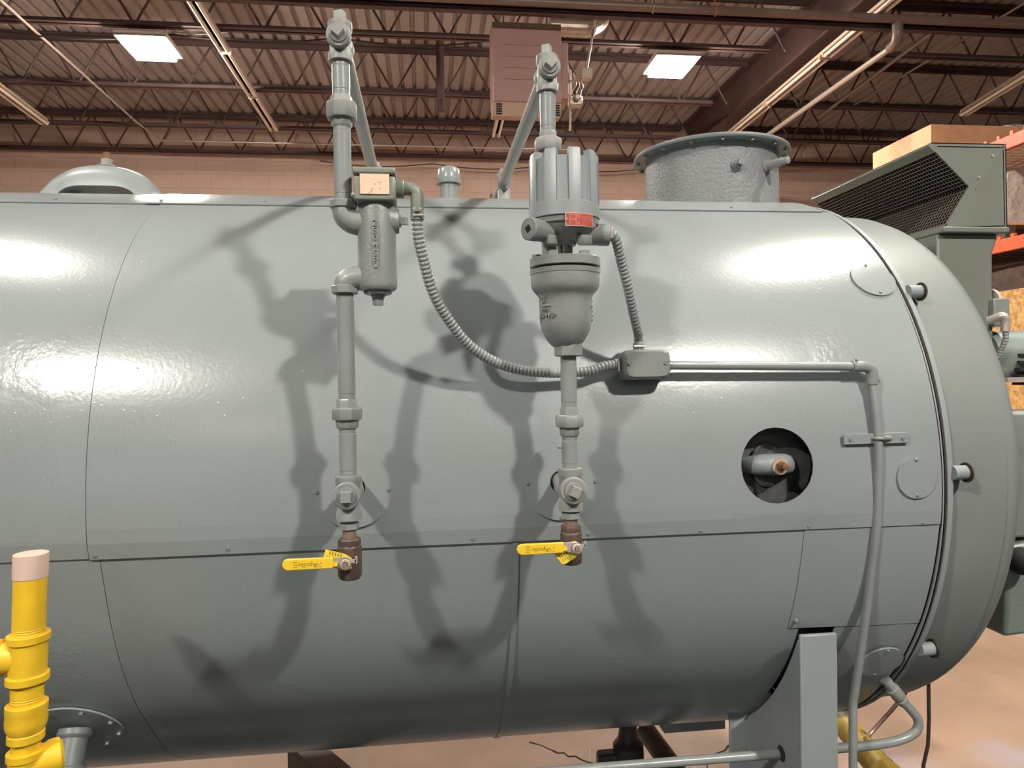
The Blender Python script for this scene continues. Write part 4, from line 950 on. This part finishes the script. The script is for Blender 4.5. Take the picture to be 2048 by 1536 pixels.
# ================================================================== BELOW THE BOILER
YR = -.62
a, b = atY(990, 1538, YR), atY(1562, 1507, YR)
t = thing('drain_line', 'slim grey drain line passing through the saddle leg and hooking up to the boiler', 'pipe', a)
zR = (a.z+b.z)/2
pts = [V((a.x-.9, YR, zR-.004)), V((b.x, YR, b.z)), atY(1668, 1497, YR), atY(1740, 1491, YR), atY(1800, 1480, YR), atY(1832, 1462, YR), atY(1836, 1440, YR), atY(1822, 1420, YR), atY(1805, 1402, YR)]
MB().tube([pts[0], pts[1]] + spline(pts[2:], 30), .0115, 16).build('drain_pipe', M_PIPE, t)
q = pts[-1]; d_ = (atY(1783, 1375, YR)-q).normalized()
MB().lathe(q-d_*.006, d_, [(0, .014), (.012, .0155), (.014, .013), (.02, .0165), (.05, .0165), (.052, .013), (.08, .013)], 16).build('compression_fitting', M_GALV, t)
# drain valve under the shell
c = atY(1256, 1480, 0); dd_ = dep(c)/F
t = thing('bottom_drain_valve', 'dark iron drain valve hanging below the boiler belly', 'valve', (c.x, 0, .3))
z0 = .52
MB().lathe((c.x, 0, 0), (0, 0, 1), [(.30, .05), (.34, .052), (.375, .05), (.395, .034), (.42, .030), (.44, .03), (.455, .044), (.5, .046), (.56, .04)], 20).build('valve_body', M_BLACKPIPE, t)
MB().box((c.x-.06, 0, .33), (.09, .05, .05)).build('outlet', M_BLACKPIPE, t, bevel=.01)
MB().cyl((c.x, 0, .30), (c.x, 0, .0), .03, n=16).build('drop_leg', M_BLACKPIPE, t)
a, b = atY(1292, 1462, .12), atY(1352, 1545, -.1)
tag(MB().tube([a, a.lerp(b, .35), b, b+(b-a)*1.2], .035, 16).build('slanting_pipe', M_BLACKPIPE), 'dark iron pipe slanting away beneath the boiler, beside the drain valve', 'pipe')
a, b = atY(600, 1490, .25), atY(745, 1560, -.15)
tag(MB().bar(V((a.x, a.y, .30)), V((b.x+.12, b.y-.2, .30)), .09, .1).build('cross_beam', M_BLACKPIPE), 'dark steel cross beam on the floor under the boiler belly', 'beam')
tag(MB().box((-.85, -.35, .42), (.9, .12, .05)).build('under_rail', M_BLACKPIPE), 'dark rail under the boiler behind the yellow gas riser', 'rail')
a, b = atY(1668, 1425, .35), atY(1775, 1555, -.1)
t = thing('gas_supply_pipe', 'grimy yellow pipe on the floor behind the saddle leg', 'pipe', b)
MB().tube(spline([a+(a-b)*.8, a, a.lerp(b, .5), b, b+(b-a)*.6], 20), .045, 18).build('pipe_run', M_YFLOOR, t)
c = a.lerp(b, .95); MB().lathe(c, (b-a), [(0, .052), (.05, .055), (.1, .052)], 6).build('hex_union', M_YFLOOR, t)
cpipe('oil_tube', [atY(1857, 1362, -.1), atY(1858, 1440, -.1), atY(1856, 1490, -.1), atY(1847, 1530, -.1), atY(1844, 1600, -.1)], .006, M_BLACKPIPE, 'thin dark tube dropping straight down below the front door', 'tube')
cpipe('copper_tube', spline([atY(1820, 1372, .1), atY(1790, 1412, .1), atY(1740, 1468, .1), atY(1732, 1482, .05), atY(1760, 1505, 0), atY(1800, 1540, -.1)], 30), .0075, M_COPPER, 'tarnished thin tube bent in a sharp vee below the front door', 'tube')

# ================================================================== BURNER AND INTAKE HOOD
hd_ = thing('air_intake_hood', 'sage green air intake hood with mesh opening above the boiler front', 'hood', (1.64, .03, 1.9))
Y1, Y2 = -.3, .36
def hp(px, py): p = atY(px, py, Y1); return V((p.x, 0, p.z))
pTL, pTR, pBR, pBL, pN = hp(1862, 285), hp(2012, 288), hp(2015, 455), hp(1887, 457), hp(1938, 373)
pTL0 = hp(1858, 290)
def yy(p, y): return V((p.x, y, p.z))
for y, nm in ((Y1, 'side_panel'), (Y2, 'side_panel')):
    MB().prism([yy(p, y) for p in (pTL0, pTL, pTR, pBR, pBL, pN)], (0, .003, 0)).build(nm, M_HOOD, hd_)
def sheet(p, q, name, m_=M_HOOD, th=.003):
    d = (q-p).normalized(); nrm_ = V((d.z, 0, -d.x)); MB().prism([yy(p, Y1), yy(q, Y1), yy(q, Y2), yy(p, Y2)], nrm_*th).build(name, m_, hd_)
sheet(pTL, pTR, 'roof_sheet'); sheet(pTR, pBR, 'back_sheet'); sheet(pBL, pBR, 'bottom_sheet')
lip = pTL0 + (pN-pTL0)*.16; sheet(pTL0, lip, 'opening_lip'); lip2 = pBL + (pN-pBL)*.12; sheet(pBL, lip2, 'opening_lip')
MB().prism([yy(p, Y2-.01) for p in (pTL0, pTL, pTR, pBR, pBL, pN)], (0, .002, 0)).build('shade_lining', M_DARK, hd_)  # near-black sheets added so the inside of the hood reads as shaded
MB().prism([yy(p, Y1+.006) for p in (pTL0, pTL, pTR, pBR, pBL, pN)], (0, .002, 0)).build('shade_lining', M_DARK, hd_); sheet(pBL+V((.02, 0, .006)), pBR+V((-.01, 0, .006)), 'shade_lining', M_DARK)
sheet(pTL+V((.02, 0, -.01)), pTR+V((-.005, 0, -.01)), 'shade_lining', M_DARK); sheet(pTR+V((-.008, 0, -.005)), pBR+V((-.008, 0, .005)), 'shade_lining', M_DARK)
def screen(p, q, name):
    mb = MB(); n1 = 50; n2 = max(4, int((q-p).length/.0125))
    for k in range(n1+1):
        y = Y1+.006+(Y2-Y1-.012)*k/n1; mb.bar(yy(p, y), yy(q, y), .0022, .0016, up=(0, 1, 0))
    for k in range(n2+1):
        c_ = p.lerp(q, k/n2); mb.bar(yy(c_, Y1), yy(c_, Y2), .0022, .0016)
    mb.build(name, M_SCREEN, hd_, flat=True)
screen(lip, pN, 'mesh_screen'); screen(pN, lip2, 'mesh_screen')
for px, py in ((1985, 312), (1957, 355)): 
    P = atY(px, py, Y1-.001); MB().lathe(P, (0, -1, 0), [(0, .0045), (.003, .004)], 6).build('hood_screw', M_STEEL, hd_)
a, b = hp(2012, 288), hp(1950, 378); MB().bar(yy(a, Y1-.001), yy(b, Y1-.001), .003, .0012, up=(0, 1, 0)).build('lap_seam', M_HOOD, hd_)
dz = pBR.z
dx0, dx1 = hp(1884, 480).x, hp(1998, 480).x
MB().box(((pBL.x+pBR.x)/2, (Y1+Y2)/2, dz-.008), (pBR.x-pBL.x+.008, Y2-Y1+.01, .018)).build('duct_flange', M_HOOD, hd_, bevel=.004)
MB().prism([(dx0, Y1+.02, dz-.016), (dx1+.012, Y1+.02, dz-.016), (dx1+.006, Y1+.02, dz-.05), (dx1-.004, Y1+.02, dz-.075), (dx1-.004, Y1+.02, 1.2), (dx0, Y1+.02, 1.2)], (0, Y2-Y1-.04, 0)).build('intake_duct', M_HOOD, hd_, bevel=.006)
bn = thing('burner', 'grey-green forced draught burner on the boiler front at the picture edge', 'burner', (1.8, 0, .6))
P = atY(1990, 1165, -.2)
mb = MB(); mb.lathe((1.414, 0, ZC), (1, 0, 0), [(0, .5), (.02, .5), (.03, .36), (.25, .36), (.26, .3)], 48); mb.build('burner_throat', M_BURNER, bn)
A, B = atY(2008, 1095, -.38), atY(2010, 1282, -.38)
MB().prism([(A.x, -.38, B.z+.01), (A.x+.5, -.38, B.z+.04), (A.x+.5, -.38, A.z+.06), (A.x+.02, -.38, A.z)], (0, .12, 0)).build('fan_housing', M_BURNER, bn, bevel=.012)
c = atY(1998, 1240, -.25); MB().lathe((c.x+.015, -.2, B.z-.01), (0, 0, 1), [(0, .06), (.012, .085), (.05, .09), (.3, .09)], 28).build('housing_foot', M_BLACKPIPE, bn)
MB().box((A.x+.29, -.3, (A.z+1.45)/2+.02), (.5, .12, 1.45-A.z)).build('burner_body', M_CAST, bn, bevel=.01)
c = atY(2044, 1122, -.42); MB().ball(c, .04, 18, 10).build('damper_knob', M_GASKET, bn)
# motor
A, B = atY(2012, 652, -.3), atY(2040, 755, -.3); mz = (A.z+B.z)/2; mr = (A.z-B.z)/2
mt = MB().lathe((A.x-.02, -.22, mz-.01), (1, 0, 0), [(0, .03), (.005, mr*.92), (.02, mr), (.4, mr), (.41, mr*.9)], 32).build('motor', M_BURNER, bn)
for k in range(5): MB().box((A.x+.2, -.22-mr*.9, mz-.02-k*.022+.01), (.32, .03, .008)).build('motor_vent', M_GASKET, mt)
MB().box((A.x+.2, -.22-mr*.9, B.z-.006), (.42, .05, .014)).build('motor_foot', M_STEEL, mt)
A, B = atY(1988, 597, -.3), atY(2020, 652, -.3)
cb_ = MB().box(((A.x+B.x)/2, -.26, (A.z+B.z)/2), (B.x-A.x, .08, A.z-B.z)).build('control_box', M_CAST, bn, bevel=.003)
c = atY(2008, 640, -.34); m = MB(); m.tube(spline([c+V((-.025, .03, 0)), c+V((-.005, 0, .012)), c+V((.004, 0, -.005)), c+V((.004, 0, -.035))], 14), .0125, 14); m.build('conduit_elbow', M_STEEL, cb_)
P = resample(spline([c+V((.004, 0, -.03)), c+V((.004, 0, -.06)), c+V((-.004, .02, -.11))], 40), .003)
MB().tube(P, [.0085*(1 if i % 3 else .8) for i in range(len(P))], 12).build('flexible_tail', M_GALV, cb_)
c = atY(1975, 610, -.25); MB().lathe(c, (1, 0, 0), [(0, .05), (.01, .05), (.012, .046)], 32).build('sight_gauge', M_STEEL, bn)
